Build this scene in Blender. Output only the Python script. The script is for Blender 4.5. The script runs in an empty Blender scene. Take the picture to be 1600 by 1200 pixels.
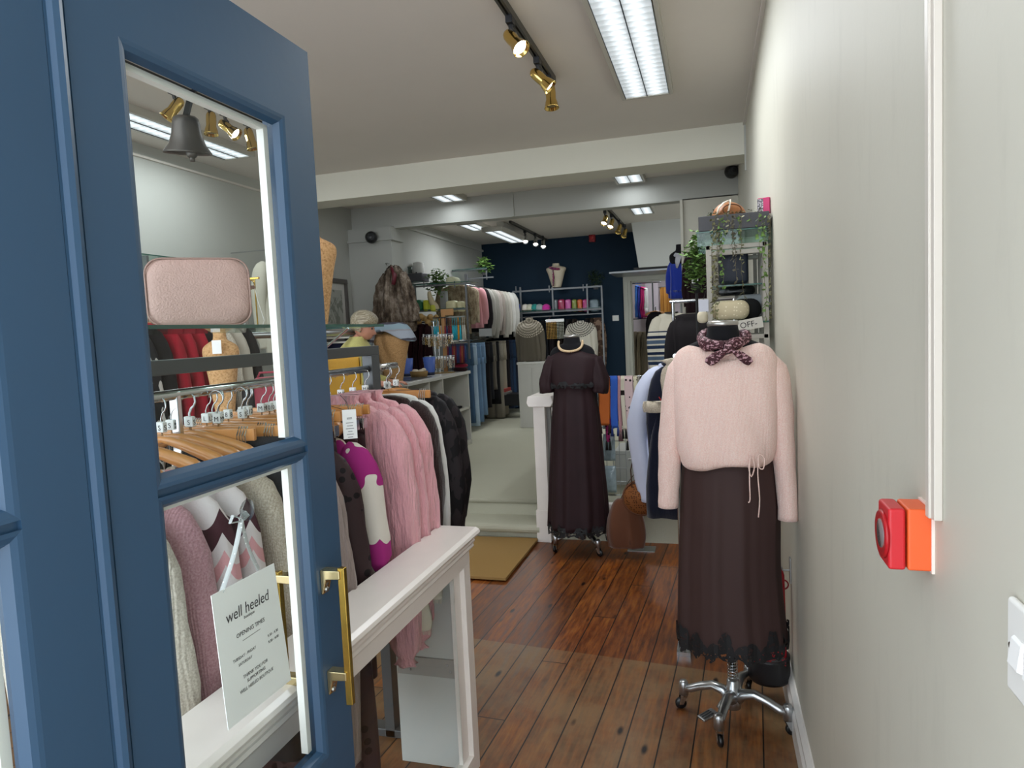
import bpy, bmesh, math, random
from mathutils import Vector, Matrix
PI = math.pi
sin, cos = math.sin, math.cos
S = bpy.context.scene
COL = S.collection
random.seed(7)

# ---------------------------------------------------------------- camera
FPX = 1075.68
CAM = Vector((0, 0, 1.5))
_yaw, _pit, _rol = -0.28594462, -0.0751923, -0.04695144
_f = Vector((sin(_yaw)*cos(_pit), cos(_yaw)*cos(_pit), sin(_pit)))
_r = Vector((cos(_yaw), -sin(_yaw), 0)); _u = _r.cross(_f)
_R = cos(_rol)*_r + sin(_rol)*_u
_U = -sin(_rol)*_r + cos(_rol)*_u
cd = bpy.data.cameras.new('camera'); cam = bpy.data.objects.new('camera', cd); COL.objects.link(cam)
cd.sensor_fit = 'HORIZONTAL'; cd.sensor_width = 36; cd.lens = FPX*36/1600
cd.clip_start = 0.02; cd.clip_end = 200
m3 = Matrix((_R, _U, -_f)).transposed()
cam.matrix_world = Matrix.Translation(CAM) @ m3.to_4x4()
S.camera = cam

def ray(px, py): return (px-800)*_R - (py-600)*_U + FPX*_f
def pxm(P):
    """metres per picture pixel at a point"""
    return (Vector(P)-CAM).dot(_f)/FPX
def PX(px, py, x): d = ray(px, py); return CAM + d*(x/d.x)
def PY(px, py, y): d = ray(px, py); return CAM + d*(y/d.y)
def PZ(px, py, z): d = ray(px, py); return CAM + d*((z-1.5)/d.z)

# ---------------------------------------------------------------- light and exposure
w = bpy.data.worlds.new('world'); S.world = w; w.use_nodes = True
wn = w.node_tree.nodes; bg = wn['Background']
bg.inputs[0].default_value = (0.86, 0.93, 1.0, 1); bg.inputs[1].default_value = 2.9
S.view_settings.view_transform = 'Standard'; S.view_settings.look = 'None'
S.view_settings.gamma = 1.0; S.view_settings.exposure = 0.42
S.view_settings.use_curve_mapping = False
# watts of the tube lights; each lamp is made inside its fitting's builder below
P_FRONT, P_LEFT, P_MID, P_BACK, P_FAR = 17.5, 13.5, 2.6, 5.6, 15

# ---------------------------------------------------------------- materials
def lin(h):
    if isinstance(h, str):
        c = [int(h[i:i+2], 16)/255 for i in (0, 2, 4)]
        return tuple((v/12.92 if v <= .04045 else ((v+.055)/1.055)**2.4) for v in c) + (1,)
    return h
class NT:
    def __init__(s, name):
        s.m = bpy.data.materials.new(name); s.m.use_nodes = True
        s.t = s.m.node_tree; s.n = s.t.nodes; s.b = s.n['Principled BSDF']
    def new(s, k, **kw):
        n = s.n.new('ShaderNode'+k)
        for a, v in kw.items():
            if a.startswith('i_'): n.inputs[int(a[2:])].default_value = v
            else: setattr(n, a, v)
        return n
    def l(s, a, b): s.t.links.new(a, b)
    def math(s, op, a, b=None, c=None):
        n = s.new('Math', operation=op)
        for i, v in enumerate((a, b, c)):
            if v is None: continue
            if isinstance(v, (int, float)): n.inputs[i].default_value = v
            else: s.l(v, n.inputs[i])
        return n.outputs[0]
    def mix(s, f, a, b):
        n = s.new('Mix', data_type='RGBA')
        for sock, v in ((n.inputs[0], f), (n.inputs[6], a), (n.inputs[7], b)):
            if isinstance(v, (int, float, tuple)): sock.default_value = v
            else: s.l(v, sock)
        return n.outputs[2]
    def coord(s, scale=(1, 1, 1), rot=(0, 0, 0), kind='Object'):
        c = s.new('TexCoord'); mp = s.new('Mapping'); mp.inputs['Scale'].default_value = scale
        mp.inputs['Rotation'].default_value = rot
        s.l(c.outputs[kind], mp.inputs[0]); return mp.outputs[0]
    def noise(s, v, scale, detail=3, rough=.5):
        n = s.new('TexNoise'); n.inputs['Scale'].default_value = scale
        n.inputs['Detail'].default_value = detail; n.inputs['Roughness'].default_value = rough
        if v is not None: s.l(v, n.inputs['Vector'])
        return n.outputs['Fac']
    def voro(s, v, scale, feature='F1', out='Distance', rnd=1.0):
        n = s.new('TexVoronoi', feature=feature); n.inputs['Scale'].default_value = scale
        n.inputs['Randomness'].default_value = rnd
        s.l(v, n.inputs['Vector']); return n.outputs[out]
    def ramp(s, f, stops, interp='LINEAR'):
        n = s.new('ValToRGB'); n.color_ramp.interpolation = interp
        e = n.color_ramp.elements
        while len(e) < len(stops): e.new(.5)
        for el, (p, c) in zip(e, stops): el.position = p; el.color = lin(c)
        s.l(f, n.inputs[0]); return n.outputs[0]
    def bump(s, h, strength, dist=.01):
        n = s.new('Bump'); n.inputs['Strength'].default_value = strength; n.inputs['Distance'].default_value = dist
        s.l(h, n.inputs['Height']); s.l(n.outputs[0], s.b.inputs['Normal'])
    def base(s, c):
        if isinstance(c, tuple): s.b.inputs['Base Color'].default_value = c
        else: s.l(c, s.b.inputs['Base Color'])
MC = {}
def mat(col, rough=.6, metal=0, var=.12, nscale=6, bump=0, bscale=60, sheen=0, coat=0, spec=None):
    """procedural plain material: colour with a soft noise variation and optional grain bump"""
    key = (col, rough, metal, var, nscale, bump, bscale, sheen, coat, spec)
    if key in MC: return MC[key]
    t = NT('m_'+str(len(MC)))
    c = lin(col); v = t.coord()
    lo = tuple(x*(1-var) for x in c[:3])+(1,); hi = tuple(min(1, x*(1+var)) for x in c[:3])+(1,)
    t.base(t.mix(t.noise(v, nscale, 4), lo, hi))
    t.b.inputs['Roughness'].default_value = rough; t.b.inputs['Metallic'].default_value = metal
    if sheen: t.b.inputs['Sheen Weight'].default_value = sheen; t.b.inputs['Sheen Roughness'].default_value = .5
    if coat: t.b.inputs['Coat Weight'].default_value = coat; t.b.inputs['Coat Roughness'].default_value = .12
    if spec is not None: t.b.inputs['Specular IOR Level'].default_value = spec
    if bump: t.bump(t.noise(v, bscale, 3), bump, .004)
    MC[key] = t.m; return t.m
def cloth(col, **k): 
    k.setdefault('rough', .9); k.setdefault('bump', .25); k.setdefault('bscale', 220); k.setdefault('spec', .2); k.setdefault('sheen', .12 if sum(int(col[i:i+2], 16) for i in (0, 2, 4)) > 250 else .02)
    return mat(col, **k)
def knit(col, col2=None, scale=1.0):
    key = ('knit', col, col2, scale)
    if key in MC: return MC[key]
    t = NT('m_knit%d' % len(MC)); v = t.coord()
    n = t.noise(v, 260*scale, 2); c = lin(col)
    c2 = lin(col2) if col2 else tuple(x*.72 for x in c[:3])+(1,)
    t.base(t.mix(t.math('MULTIPLY', t.math('SUBTRACT', n, .35), 3.0), c2, c))
    wv = t.new('TexWave'); wv.inputs['Scale'].default_value = 60*scale; wv.inputs['Distortion'].default_value = 1.5
    t.l(v, wv.inputs['Vector'])
    t.b.inputs['Roughness'].default_value = .95; t.b.inputs['Specular IOR Level'].default_value = .15
    t.b.inputs['Sheen Weight'].default_value = .2
    t.bump(t.math('ADD', wv.outputs['Fac'], n), .35, .003)
    MC[key] = t.m; return t.m
def banded(stops, period, axis=2, offs=0, wob=.0, wscale=8, scallop=0, sfreq=20, rough=.95, bump=.3):
    """horizontal bands that repeat along an axis; stops = [(fraction, colour)] constant steps"""
    t = NT('m_band%d' % len(MC)); v = t.coord()
    sep = t.new('SeparateXYZ'); t.l(v, sep.inputs[0])
    z = sep.outputs[axis]
    if wob: z = t.math('ADD', z, t.math('MULTIPLY', t.math('SUBTRACT', t.noise(v, wscale, 2), .5), wob))
    if scallop:
        sx = t.math('MULTIPLY', t.math('ABSOLUTE', t.math('SINE', t.math('MULTIPLY', t.math('ADD', sep.outputs[0], sep.outputs[1]), sfreq))), scallop)
        z = t.math('ADD', z, sx)
    f = t.math('FRACT', t.math('DIVIDE', t.math('ADD', z, 10+offs), period))
    t.base(t.ramp(f, stops, 'CONSTANT'))
    t.b.inputs['Roughness'].default_value = rough; t.b.inputs['Specular IOR Level'].default_value = .2
    t.bump(t.noise(v, 240, 2), bump, .003)
    MC['b%d' % len(MC)] = t.m; return t.m
def spotted(base, spot, scale, thr, rough=.85, stretch=(1, 1, 1), noise=False, extra=None):
    t = NT('m_spot%d' % len(MC)); v = t.coord(stretch)
    if noise: f = t.math('GREATER_THAN', t.noise(v, scale, 2), thr)
    else: f = t.math('LESS_THAN', t.voro(v, scale, rnd=.6), thr)
    c = t.mix(f, lin(base), lin(spot))
    if extra:
        g = t.math('GREATER_THAN', t.noise(v, scale*1.7, 2), extra[1]); c = t.mix(g, c, lin(extra[0]))
    t.base(c); t.b.inputs['Roughness'].default_value = rough; t.b.inputs['Specular IOR Level'].default_value = .2
    MC['s%d' % len(MC)] = t.m; return t.m
def emis(col, strength):
    t = NT('m_emit%d' % len(MC)); t.b.inputs['Emission Color'].default_value = lin(col)
    t.b.inputs['Emission Strength'].default_value = strength; t.base(lin(col)); MC['e%d' % len(MC)] = t.m; return t.m
def glassmat(tint='e8f4f0', refl=1.0):
    t = NT('m_glass%d' % len(MC)); t.n.remove(t.b)
    tr = t.new('BsdfTransparent'); tr.inputs[0].default_value = lin(tint)
    gl = t.new('BsdfGlossy'); gl.inputs['Roughness'].default_value = .02
    fr = t.new('LayerWeight'); fr.inputs[0].default_value = .5
    k = t.math('ADD', .02*refl, t.math('MULTIPLY', t.math('POWER', fr.outputs['Facing'], 5), .5))
    mx = t.new('MixShader'); t.l(k, mx.inputs[0])
    t.l(tr.outputs[0], mx.inputs[1]); t.l(gl.outputs[0], mx.inputs[2])
    t.l(mx.outputs[0], t.n['Material Output'].inputs[0]); MC['g%d' % len(MC)] = t.m; return t.m

GLASS = glassmat('fafcfb'); GLASS_EDGE = mat('2f5a50', .15, var=.1)
GLASS_SH = glassmat('e4f0ec', 1.5)
CHROME = mat('c9ccce', .16, 1, var=.05); STEEL = mat('aeb1b3', .32, 1, var=.1); RACKM = mat('77797b', .4, .55, var=.08)
BRASS = mat('b89a4c', .25, 1, var=.12, nscale=20); GOLD = mat('e0bf72', .1, 1, var=.04)
BLACK = mat('141416', .6); BLACKG = mat('101114', .3); DGREY = mat('4a4c4d', .45, var=.08)
WHITE = mat('e4e3df', .5, var=.04); WPAINT = mat('ece5df', .28, var=.04, nscale=14)
CARD = mat('f8f9f9', .7, var=.03); BLUEP = mat('2f4d69', .36, var=.08, nscale=3, bump=.06, bscale=30)
WOODH = mat('c98a4b', .35, var=.22, nscale=18, coat=.4)
def cork():
    t = NT('m_cork'); v = t.coord(); n = t.noise(v, 130, 4, .7)
    t.base(t.ramp(n, [(.3, '8a6440'), (.48, 'c69a68'), (.7, 'd9b184')])); t.b.inputs['Roughness'].default_value = .95
    t.bump(n, .4, .004); return t.m
CORK = cork()
def wallmat(name, col, rough=.75, scuff=0):
    t = NT(name); v = t.coord(); c = lin(col)
    n = t.noise(v, 1.6, 4, .6)
    base = t.mix(n, tuple(x*.95 for x in c[:3])+(1,), tuple(min(1, x*1.05) for x in c[:3])+(1,))
    if scuff:
        g = t.ramp(t.noise(t.coord((3, 3, .8)), 3.2, 6, .7), [(.55, '000000'), (.75, 'ffffff')])
        base = t.mix(t.math('MULTIPLY', g, scuff), base, tuple(x*.7 for x in c[:3])+(1,))
    t.base(base); t.b.inputs['Roughness'].default_value = rough; t.b.inputs['Specular IOR Level'].default_value = .3
    t.bump(t.noise(v, 90, 3), .06, .004); return t.m
M_WALL = wallmat('m_wall_grey', 'c9c6b9', .55, .25); M_WALL2 = wallmat('m_wall_left', 'b2b3ad')
M_CEIL = wallmat('m_ceiling', 'd6d0c8'); M_BEAM = wallmat('m_beam', 'd8d6c8'); M_NAVY = wallmat('m_navy', '0b2537')
def boards():
    t = NT('m_floorboards'); v = t.coord((1, 1, 1), (0, 0, math.radians(3.2)))
    sp = t.new('SeparateXYZ'); t.l(v, sp.inputs[0]); x, y = sp.outputs[0], sp.outputs[1]
    W = .118
    row = t.math('FLOOR', t.math('DIVIDE', x, W)); fr = t.math('FRACT', t.math('DIVIDE', x, W))
    yo = t.math('ADD', y, t.math('MULTIPLY', t.math('SINE', t.math('MULTIPLY', row, 12.98)), 1.3))
    seg = t.math('FLOOR', t.math('DIVIDE', yo, 3.1)); 
    cmb = t.new('CombineXYZ'); t.l(row, cmb.inputs[0]); t.l(seg, cmb.inputs[1])
    wn_ = t.new('TexWhiteNoise', noise_dimensions='2D'); t.l(cmb.outputs[0], wn_.inputs['Vector']); rnd = wn_.outputs['Value']
    off = t.new('CombineXYZ'); t.l(t.math('MULTIPLY', rnd, 37), off.inputs[2]); t.l(t.math('MULTIPLY', x, 9), off.inputs[0]); t.l(t.math('MULTIPLY', y, .9), off.inputs[1])
    g = t.noise(off.outputs[0], 6, 6, .65)
    c = t.ramp(g, [(.25, '351603'), (.42, '6c3208'), (.58, '965018'), (.8, 'b4762c')])
    c = t.mix(t.math('MULTIPLY', rnd, .6), c, lin('3a1c0e'))
    # worn greyish patch of dust and old varnish nearer the door
    sepw = t.new('SeparateXYZ'); t.l(t.coord(), sepw.inputs[0])
    wear = t.math('MULTIPLY', t.ramp(t.noise(t.coord(), 2.2, 5, .7), [(.3, '000000'), (.6, 'ffffff')]), .62)
    near = t.math('LESS_THAN', t.math('ADD', sepw.outputs[1], t.math('MULTIPLY', sepw.outputs[0], .1)), 2.98)
    c = t.mix(t.math('MULTIPLY', wear, t.math('ADD', t.math('MULTIPLY', near, .85), .15)), c, lin('8a7453'))
    # knots
    kv = t.new('CombineXYZ'); t.l(t.math('MULTIPLY', x, 8.5), kv.inputs[0]); t.l(t.math('MULTIPLY', y, 3.2), kv.inputs[1])
    kd = t.voro(kv.outputs[0], 1.0); c = t.mix(t.ramp(kd, [(.05, 'ffffff'), (.12, '000000')]), c, lin('150b06'))
    gap = t.math('LESS_THAN', t.math('MINIMUM', fr, t.math('SUBTRACT', 1, fr)), .022)
    jy = t.math('FRACT', t.math('DIVIDE', yo, 3.1)); gap2 = t.math('LESS_THAN', jy, .0015)
    gg = t.math('MAXIMUM', gap, gap2)
    c = t.mix(gg, c, lin('0f0805')); t.base(c)
    t.l(t.math('ADD', .24, t.math('MULTIPLY', g, .3)), t.b.inputs['Roughness']); t.b.inputs['Specular IOR Level'].default_value = .38
    t.bump(t.math('SUBTRACT', t.math('MULTIPLY', g, .25), gg), .35, .004); return t.m
def carpet(name, c1, c2):
    t = NT(name); v = t.coord(); n = t.noise(v, 320, 2, .8); n2 = t.noise(v, 1.3, 4)
    c = t.mix(n, lin(c1), lin(c2)); c = t.mix(t.math('MULTIPLY', n2, .25), c, lin('9b9a88'))
    t.base(c); t.b.inputs['Roughness'].default_value = 1; t.b.inputs['Specular IOR Level'].default_value = .05
    t.bump(n, .8, .006); return t.m
M_CARPET = carpet('m_carpet', 'bdbca8', 'd3d1bf'); M_COIR = carpet('m_coir', '94713f', 'bd9558')

# ---------------------------------------------------------------- mesh builder
class MB:
    def __init__(s): s.v = []; s.f = []
    def add(s, vs, fs):
        o = len(s.v); s.v += [Vector(p) for p in vs]; s.f += [tuple(i+o for i in f) for f in fs]; return s
    def box(s, x0, y0, z0, x1, y1, z1, M=None):
        vs = [(x, y, z) for z in (z0, z1) for y in (y0, y1) for x in (x0, x1)]
        if M: vs = [M @ Vector(p) for p in vs]
        return s.add(vs, [(0, 2, 3, 1), (4, 5, 7, 6), (0, 1, 5, 4), (2, 6, 7, 3), (0, 4, 6, 2), (1, 3, 7, 5)])
    def cbox(s, c, sx, sy, sz, rz=0, rx=0, ry=0):
        M = Matrix.Translation(Vector(c)) @ Matrix.Rotation(rz, 4, 'Z') @ Matrix.Rotation(ry, 4, 'Y') @ Matrix.Rotation(rx, 4, 'X')
        return s.box(-sx/2, -sy/2, -sz/2, sx/2, sy/2, sz/2, M)
    def rings(s, rings, cap=True, closed=True):
        n = len(rings[0]); vs = [p for r in rings for p in r]; fs = []
        for i in range(len(rings)-1):
            for j in range(n if closed else n-1):
                k = (j+1) % n
                fs.append((i*n+j, i*n+k, (i+1)*n+k, (i+1)*n+j))
        if cap and closed: fs += [tuple(range(n))[::-1], tuple((len(rings)-1)*n+j for j in range(n))]
        return s.add(vs, fs)
    def tube(s, pts, r, n=8, ry=None, cap=True):
        pts = [Vector(p) for p in pts]; rr = r if isinstance(r, (list, tuple)) else [r]*len(pts)
        out = []; prev = None
        for i, p in enumerate(pts):
            d = (pts[min(i+1, len(pts)-1)]-pts[max(i-1, 0)])
            d = d.normalized() if d.length > 1e-9 else Vector((0, 0, 1))
            if prev is None:
                a = Vector((0, 0, 1)) if abs(d.z) < .9 else Vector((1, 0, 0))
                u = d.cross(a).normalized()
            else:
                u = (prev - d*prev.dot(d)); u = u.normalized() if u.length > 1e-6 else d.orthogonal().normalized()
            prev = u; v = d.cross(u)
            q = rr[i]; q2 = q*(ry if ry else 1)
            out.append([p+u*q*cos(2*PI*j/n)+v*q2*sin(2*PI*j/n) for j in range(n)])
        return s.rings(out, cap)
    def lathe(s, prof, c=(0, 0, 0), n=24, sx=1, sy=1, M=None):
        c = Vector(c); R = []
        for r, z in prof:
            ring = [Vector((r*sx*cos(2*PI*j/n), r*sy*sin(2*PI*j/n), z)) for j in range(n)]
            R.append([(M @ p if M else p)+c for p in ring])
        return s.rings(R)
    def prism(s, poly, axis, a, b):
        def P(p, t): 
            return {'x': (t, p[0], p[1]), 'y': (p[0], t, p[1]), 'z': (p[0], p[1], t)}[axis]
        n = len(poly); vs = [P(p, a) for p in poly]+[P(p, b) for p in poly]
        fs = [tuple(range(n))[::-1], tuple(range(n, 2*n))]+[(i, (i+1) % n, n+(i+1) % n, n+i) for i in range(n)]
        return s.add(vs, fs)
    def ball(s, c, rx, ry=None, rz=None, n=12, m=8, M=None):
        ry = ry or rx; rz = rz or rx; c = Vector(c); R = []
        for i in range(m+1):
            a = -PI/2+PI*i/m; q = max(cos(a), .02)
            ring = [Vector((rx*q*cos(2*PI*j/n), ry*q*sin(2*PI*j/n), rz*sin(a))) for j in range(n)]
            R.append([(M @ p if M else p)+c for p in ring])
        return s.rings(R)
    def grid(s, fn, nu, nv):
        vs = [fn(i/nu, j/nv) for j in range(nv+1) for i in range(nu+1)]
        fs = [(j*(nu+1)+i, j*(nu+1)+i+1, (j+1)*(nu+1)+i+1, (j+1)*(nu+1)+i) for j in range(nv) for i in range(nu)]
        return s.add(vs, fs)
    def build(s, name, m, parent=None, smooth=False, bevel=0, sub=0, solid=0, loc=None, rz=0):
        me = bpy.data.meshes.new(name)
        org = Vector(loc) if loc is not None else None
        me.from_pydata([tuple(p) for p in s.v], [], s.f)
        bm = bmesh.new(); bm.from_mesh(me); bmesh.ops.remove_doubles(bm, verts=bm.verts, dist=1e-6)
        bmesh.ops.recalc_face_normals(bm, faces=bm.faces); bm.to_mesh(me); bm.free()
        if smooth: me.polygons.foreach_set('use_smooth', [True]*len(me.polygons))
        me.materials.append(m); o = bpy.data.objects.new(name, me); COL.objects.link(o)
        if parent: o.parent = parent
        if org is not None: o.location = org
        if rz: o.rotation_euler.z = rz
        if bevel:
            b = o.modifiers.new('b', 'BEVEL'); b.width = bevel; b.segments = 2; b.limit_method = 'ANGLE'
            me.polygons.foreach_set('use_smooth', [True]*len(me.polygons))
            b.harden_normals = True
        if solid:
            b = o.modifiers.new('s', 'SOLIDIFY'); b.thickness = solid; b.offset = 0
        if sub: b = o.modifiers.new('u', 'SUBSURF'); b.levels = sub; b.render_levels = sub
        return o
def empty(name, loc=(0, 0, 0), rz=0):
    o = bpy.data.objects.new(name, None); COL.objects.link(o); o.location = loc; o.rotation_euler.z = rz
    o.empty_display_size = .05; return o
def tag(o, label, cat, group=None, kind=None):
    o['label'] = label; o['category'] = cat
    if group: o['group'] = group
    if kind: o['kind'] = kind
    return o
def thing(name, label, cat, loc=(0, 0, 0), rz=0, group=None): return tag(empty(name, loc, rz), label, cat, group)
def struct(o): o['kind'] = 'structure'; return o
def text(body, size, m, parent=None, loc=(0, 0, 0), rot=(PI/2, 0, PI/2), name='lettering', sx=1, align='CENTER', ext=.0002, shear=0):
    cu = bpy.data.curves.new(name, 'FONT'); cu.body = body; cu.size = size; cu.align_x = align; cu.extrude = ext; cu.shear = shear
    cu.resolution_u = 3
    o0 = bpy.data.objects.new(name, cu); COL.objects.link(o0)
    dg = bpy.context.evaluated_depsgraph_get(); me = bpy.data.meshes.new_from_object(o0.evaluated_get(dg))
    bpy.data.objects.remove(o0); o = bpy.data.objects.new(name, me); COL.objects.link(o)
    me.materials.clear(); me.materials.append(m)
    o.location = loc; o.rotation_euler = rot; o.scale = (sx, 1, 1)
    if parent: o.parent = parent
    return o

# ================================================================= THE ROOM
XR, XL, ZC, FH = .267, -3.85, 2.95, .24
def sbox(name, m, *b, bevel=0): return struct(MB().box(*b).build(name, m, bevel=bevel))
sbox('floor', boards(), -3.95, -1.6, -.1, XR+.15, 4.92, 0)
fr = MB().box(-3.95, 4.92, -.1, 1.6, 14.2, FH)
fr.box(-1.1, 4.74, -.1, XR+.1, 4.93, FH)
struct(fr.build('floor_raised', M_CARPET))
# carpeted step with a rounded nosing
st = MB(); prof = [(4.92, 0), (4.69, 0), (4.69, .05)]
for i in range(7):
    a = -PI/2+PI*i/6; prof.append((4.675-.032*cos(a), .088+.032*sin(a)))
prof += [(4.92, .12)]
st.prism([(p[0], p[1]) for p in prof], 'x', -3.85, -1.215)
struct(st.build('floor_step', M_CARPET, smooth=False))
nos = MB().tube([(-3.85, 4.925, FH-.018), (-1.215, 4.925, FH-.018)], .018, 10)
struct(nos.build('trim_1', M_CARPET, smooth=True))
sbox('ceiling', M_CEIL, -3.95, -.2, ZC, 1.6, 14.2, ZC+.1)
sbox('wall_right', M_WALL, XR, -.35, -.1, XR+.12, 7.18, ZC)
sbox('wall_left', M_WALL2, XL-.1, -.2, -.1, XL, 7.18, ZC)
sbox('wall_left_rear', M_WALL2, -3.7, 7.18, FH, -3.6, 10.97, ZC)
nv = MB().box(-3.6, 10.85, FH, -1.21, 10.97, ZC).box(-1.21, 10.85, 2.2, -.2, 10.97, ZC).box(-.2, 10.85, FH, 1.6, 10.97, ZC)
struct(nv.build('wall_back', M_NAVY))
sbox('wall_right_rear', M_WALL2, 1.5, 7.18, FH, 1.6, 14.2, ZC)
sbox('wall_nib', M_WALL, -.25, 7.03, FH, XR, 7.18, 2.71)
sbox('wall_pier', M_WALL2, XL, 6.93, FH, -3.33, 7.18, 2.71)
sbox('trim_2', M_BEAM, XL, 5.45, 2.72, XR, 5.75, ZC)      # deep boxed beam
sbox('trim_3', M_WALL2, XL, 7.03, 2.70, XR, 7.18, ZC)     # header of the rear opening
# room seen through the rear doorway
sbox('wall_far', wallmat('m_far', 'd9cdd2'), -1.9, 14.0, FH, 1.5, 14.15, ZC)
sbox('wall_far_left', M_WALL2, -1.95, 10.97, FH, -1.85, 14.0, ZC)
# sloping underside of the staircase, boxed in and painted grey
a = PY(986, 339, 9.9); b = PY(998, 418, 9.9)
struct(MB().prism([(a.x, ZC), (b.x, b.z), (1.5, b.z-.02), (1.5, ZC)], 'y', 9.9, 10.85).build('trim_4', wallmat('m_stair', 'b9bab4')))
# coving, picture rails and boxing
def barx(name, m, pts, r=.008): return struct(MB().tube(pts, r, 6).build(name, m))
sbox('trim_5', M_CEIL, XR-.018, -.3, ZC-.022, XR, 5.45, ZC)
sbox('trim_6', M_CEIL, XL, 0, ZC-.10, XL+.02, 5.45, ZC-.085)
sbox('trim_7', M_WALL2, XL, 6.90, 2.56, -3.30, 7.20, 2.585)
sbox('trim_8', M_WALL2, -3.6, 7.18, 2.83, -3.57, 10.85, 2.86)
sbox('trim_9', M_WALL2, -1.98, 7.015, 2.70, -1.955, 7.03, ZC)
sbox('trim_10', M_WALL2, XR-.012, 5.43, 2.60, XR, 5.45, ZC)
sbox('trim_11', M_WALL, -.275, 7.0, FH, -.25, 7.03, 2.70)
# skirting along the right wall: plinth, step and rounded top
bb = MB().prism([(XR, 0), (XR-.026, 0), (XR-.026, .085), (XR-.019, .1), (XR-.019, .115), (XR-.006, .135), (XR, .135)], 'y', -.3, 4.74)
struct(bb.build('baseboard_right', mat('e9e6e2', .3, var=.03)))
# architrave of the rear doorway
ar = MB(); AM = mat('a8a79a', .4, var=.05)
for x0, x1 in ((-1.31, -1.20), (-.25, -.14)):
    ar.box(x0, 10.80, FH, x1, 10.86, 2.2); ar.box(x0+.02, 10.785, FH, x1-.045, 10.80, 2.22)
ar.box(-1.31, 10.80, 2.2, -.14, 10.86, 2.33); ar.box(-1.31, 10.785, 2.29, -.14, 10.80, 2.33)
ar.box(-1.21, 10.86, FH, -1.19, 10.97, 2.2); ar.box(-.26, 10.86, FH, -.24, 10.97, 2.2); ar.box(-1.21, 10.86, 2.18, -.24, 10.97, 2.2)
struct(ar.build('trim_12', AM))
# half-height wall with a white newel and handrail beside the steps
hw = struct(MB().box(-1.205, 4.72, 0, -1.115, 6.1, 1.0).build('wall_balustrade', wallmat('m_bal', '9a9a96')))
struct(MB().box(-1.225, 4.655, 0, -1.14, 4.72, .97).box(-1.235, 4.65, 0, -1.13, 4.73, .23).build('trim_13', WPAINT, bevel=.003))
struct(MB().prism([(-1.265, 1.0), (-1.255, 1.045), (-1.085, 1.045), (-1.075, 1.0), (-1.09, .97), (-1.25, .97)], 'y', 4.63, 6.12).build('trim_14', WPAINT, bevel=.004))
struct(MB().box(-1.10, 4.69, .2, -1.06, 4.74, .96).build('trim_15', WPAINT))
sbox('trim_16', WPAINT, -1.06, 4.70, FH-.005, .2, 4.76, FH+.035, bevel=.004)
# pipe boxing and red fire call point on the right wall
def conduit():
    a = PX(1428, 300, XR); z0 = PX(1440, 786, XR).z; y0 = PX(1440, 700, XR-.02).y
    struct(MB().box(XR-.010, y0-.013, z0, XR, y0+.013, ZC).box(XR-.013, y0-.002, z0, XR-.009, y0+.013, ZC).build('trim_17', mat('cfc8be', .4, var=.04), bevel=.0015))
    return y0
CY = conduit()

# ================================================================= BLUE DOUBLE DOOR
def frame_bevel(parent, x, y0, y1, z0, z1, m, d=.018, dx=.014):
    """moulded, splayed surround of a pane opening, on the +x face"""
    mb = MB()
    def q(a, b, c, e): mb.add([a, b, c, e], [(0, 1, 2, 3)])
    o = [(x, y0-d, z0-d), (x, y1+d, z0-d), (x, y1+d, z1+d), (x, y0-d, z1+d)]
    mi = [(x-.001, y0-d*.7, z0-d*.7), (x-.001, y1+d*.7, z0-d*.7), (x-.001, y1+d*.7, z1+d*.7), (x-.001, y0-d*.7, z1+d*.7)]
    n = [(x-.004, y0-d*.35, z0-d*.35), (x-.004, y1+d*.35, z0-d*.35), (x-.004, y1+d*.35, z1+d*.35), (x-.004, y0-d*.35, z1+d*.35)]
    i = [(x-dx, y0, z0), (x-dx, y1, z0), (x-dx, y1, z1), (x-dx, y0, z1)]
    for A, B in ((o, mi), (mi, n), (n, i)):
        for k in range(4): q(A[k], A[(k+1) % 4], B[(k+1) % 4], B[k])
    return mb.build('pane_moulding', m, parent)
def door_leaf(name, ya, yb, pa, pb, mullion=(1.287, 1.334)):
    root = struct(empty(name, (-.722, (ya+yb)/2, 0)))
    off = Vector(root.location)
    X0, X1 = -.745, -.70
    zs = [.752, mullion[0], mullion[1], 1.872]; H = 2.028; d = .018
    mb = MB()
    mb.box(X0, ya, .03, X1, pa-d, H); mb.box(X0, pb+d, .03, X1, yb, H)
    mb.box(X0, pa-d, zs[3]+d, X1, pb+d, H); mb.box(X0, pa-d, .03, X1, pb+d, zs[0]-d)
    mb.box(X0, pa-d, zs[1]+.012, X1-.006, pb+d, zs[2]-.012)
    # kicking panel relief at the foot of the leaf
    o = mb.build('door_frame', BLUEP, root); o.location = -off
    for k, (z0, z1) in enumerate(((zs[0], zs[1]), (zs[2], zs[3]))):
        f = frame_bevel(root, X1, pa, pb, z0, z1, BLUEP); f.location = -off; f['label'] = 'glossy blue moulding round the pane'
        g = MB().box(-.724, pa-.004, z0-.004, -.72, pb+.004, z1+.004).build('glass_pane', GLASS, root); g.location = -off
        wb = MB().box(-.738, pb-.011, z0, -.7245, pb+.001, z1).box(-.738, pa, z1-.008, -.7245, pb-.011, z1+.001).build('glazing_bead', WHITE, root); wb.location = -off
        wb['label'] = 'white glazing bead inside the pane'
    return root, off
d1, off1 = door_leaf('door_1', .645, 1.154, .737, 1.049)
d2, off2 = door_leaf('door_2', .11, .617, .20, .517, (1.300, 1.346))
ag = MB().box(-.742, .618, .03, -.7005, .644, 2.05).tube([(-.7005, .631, .03), (-.7005, .631, 2.05)], .009, 8)
a_ = ag.build('astragal', BLUEP, d1); a_.location = -off1
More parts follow.
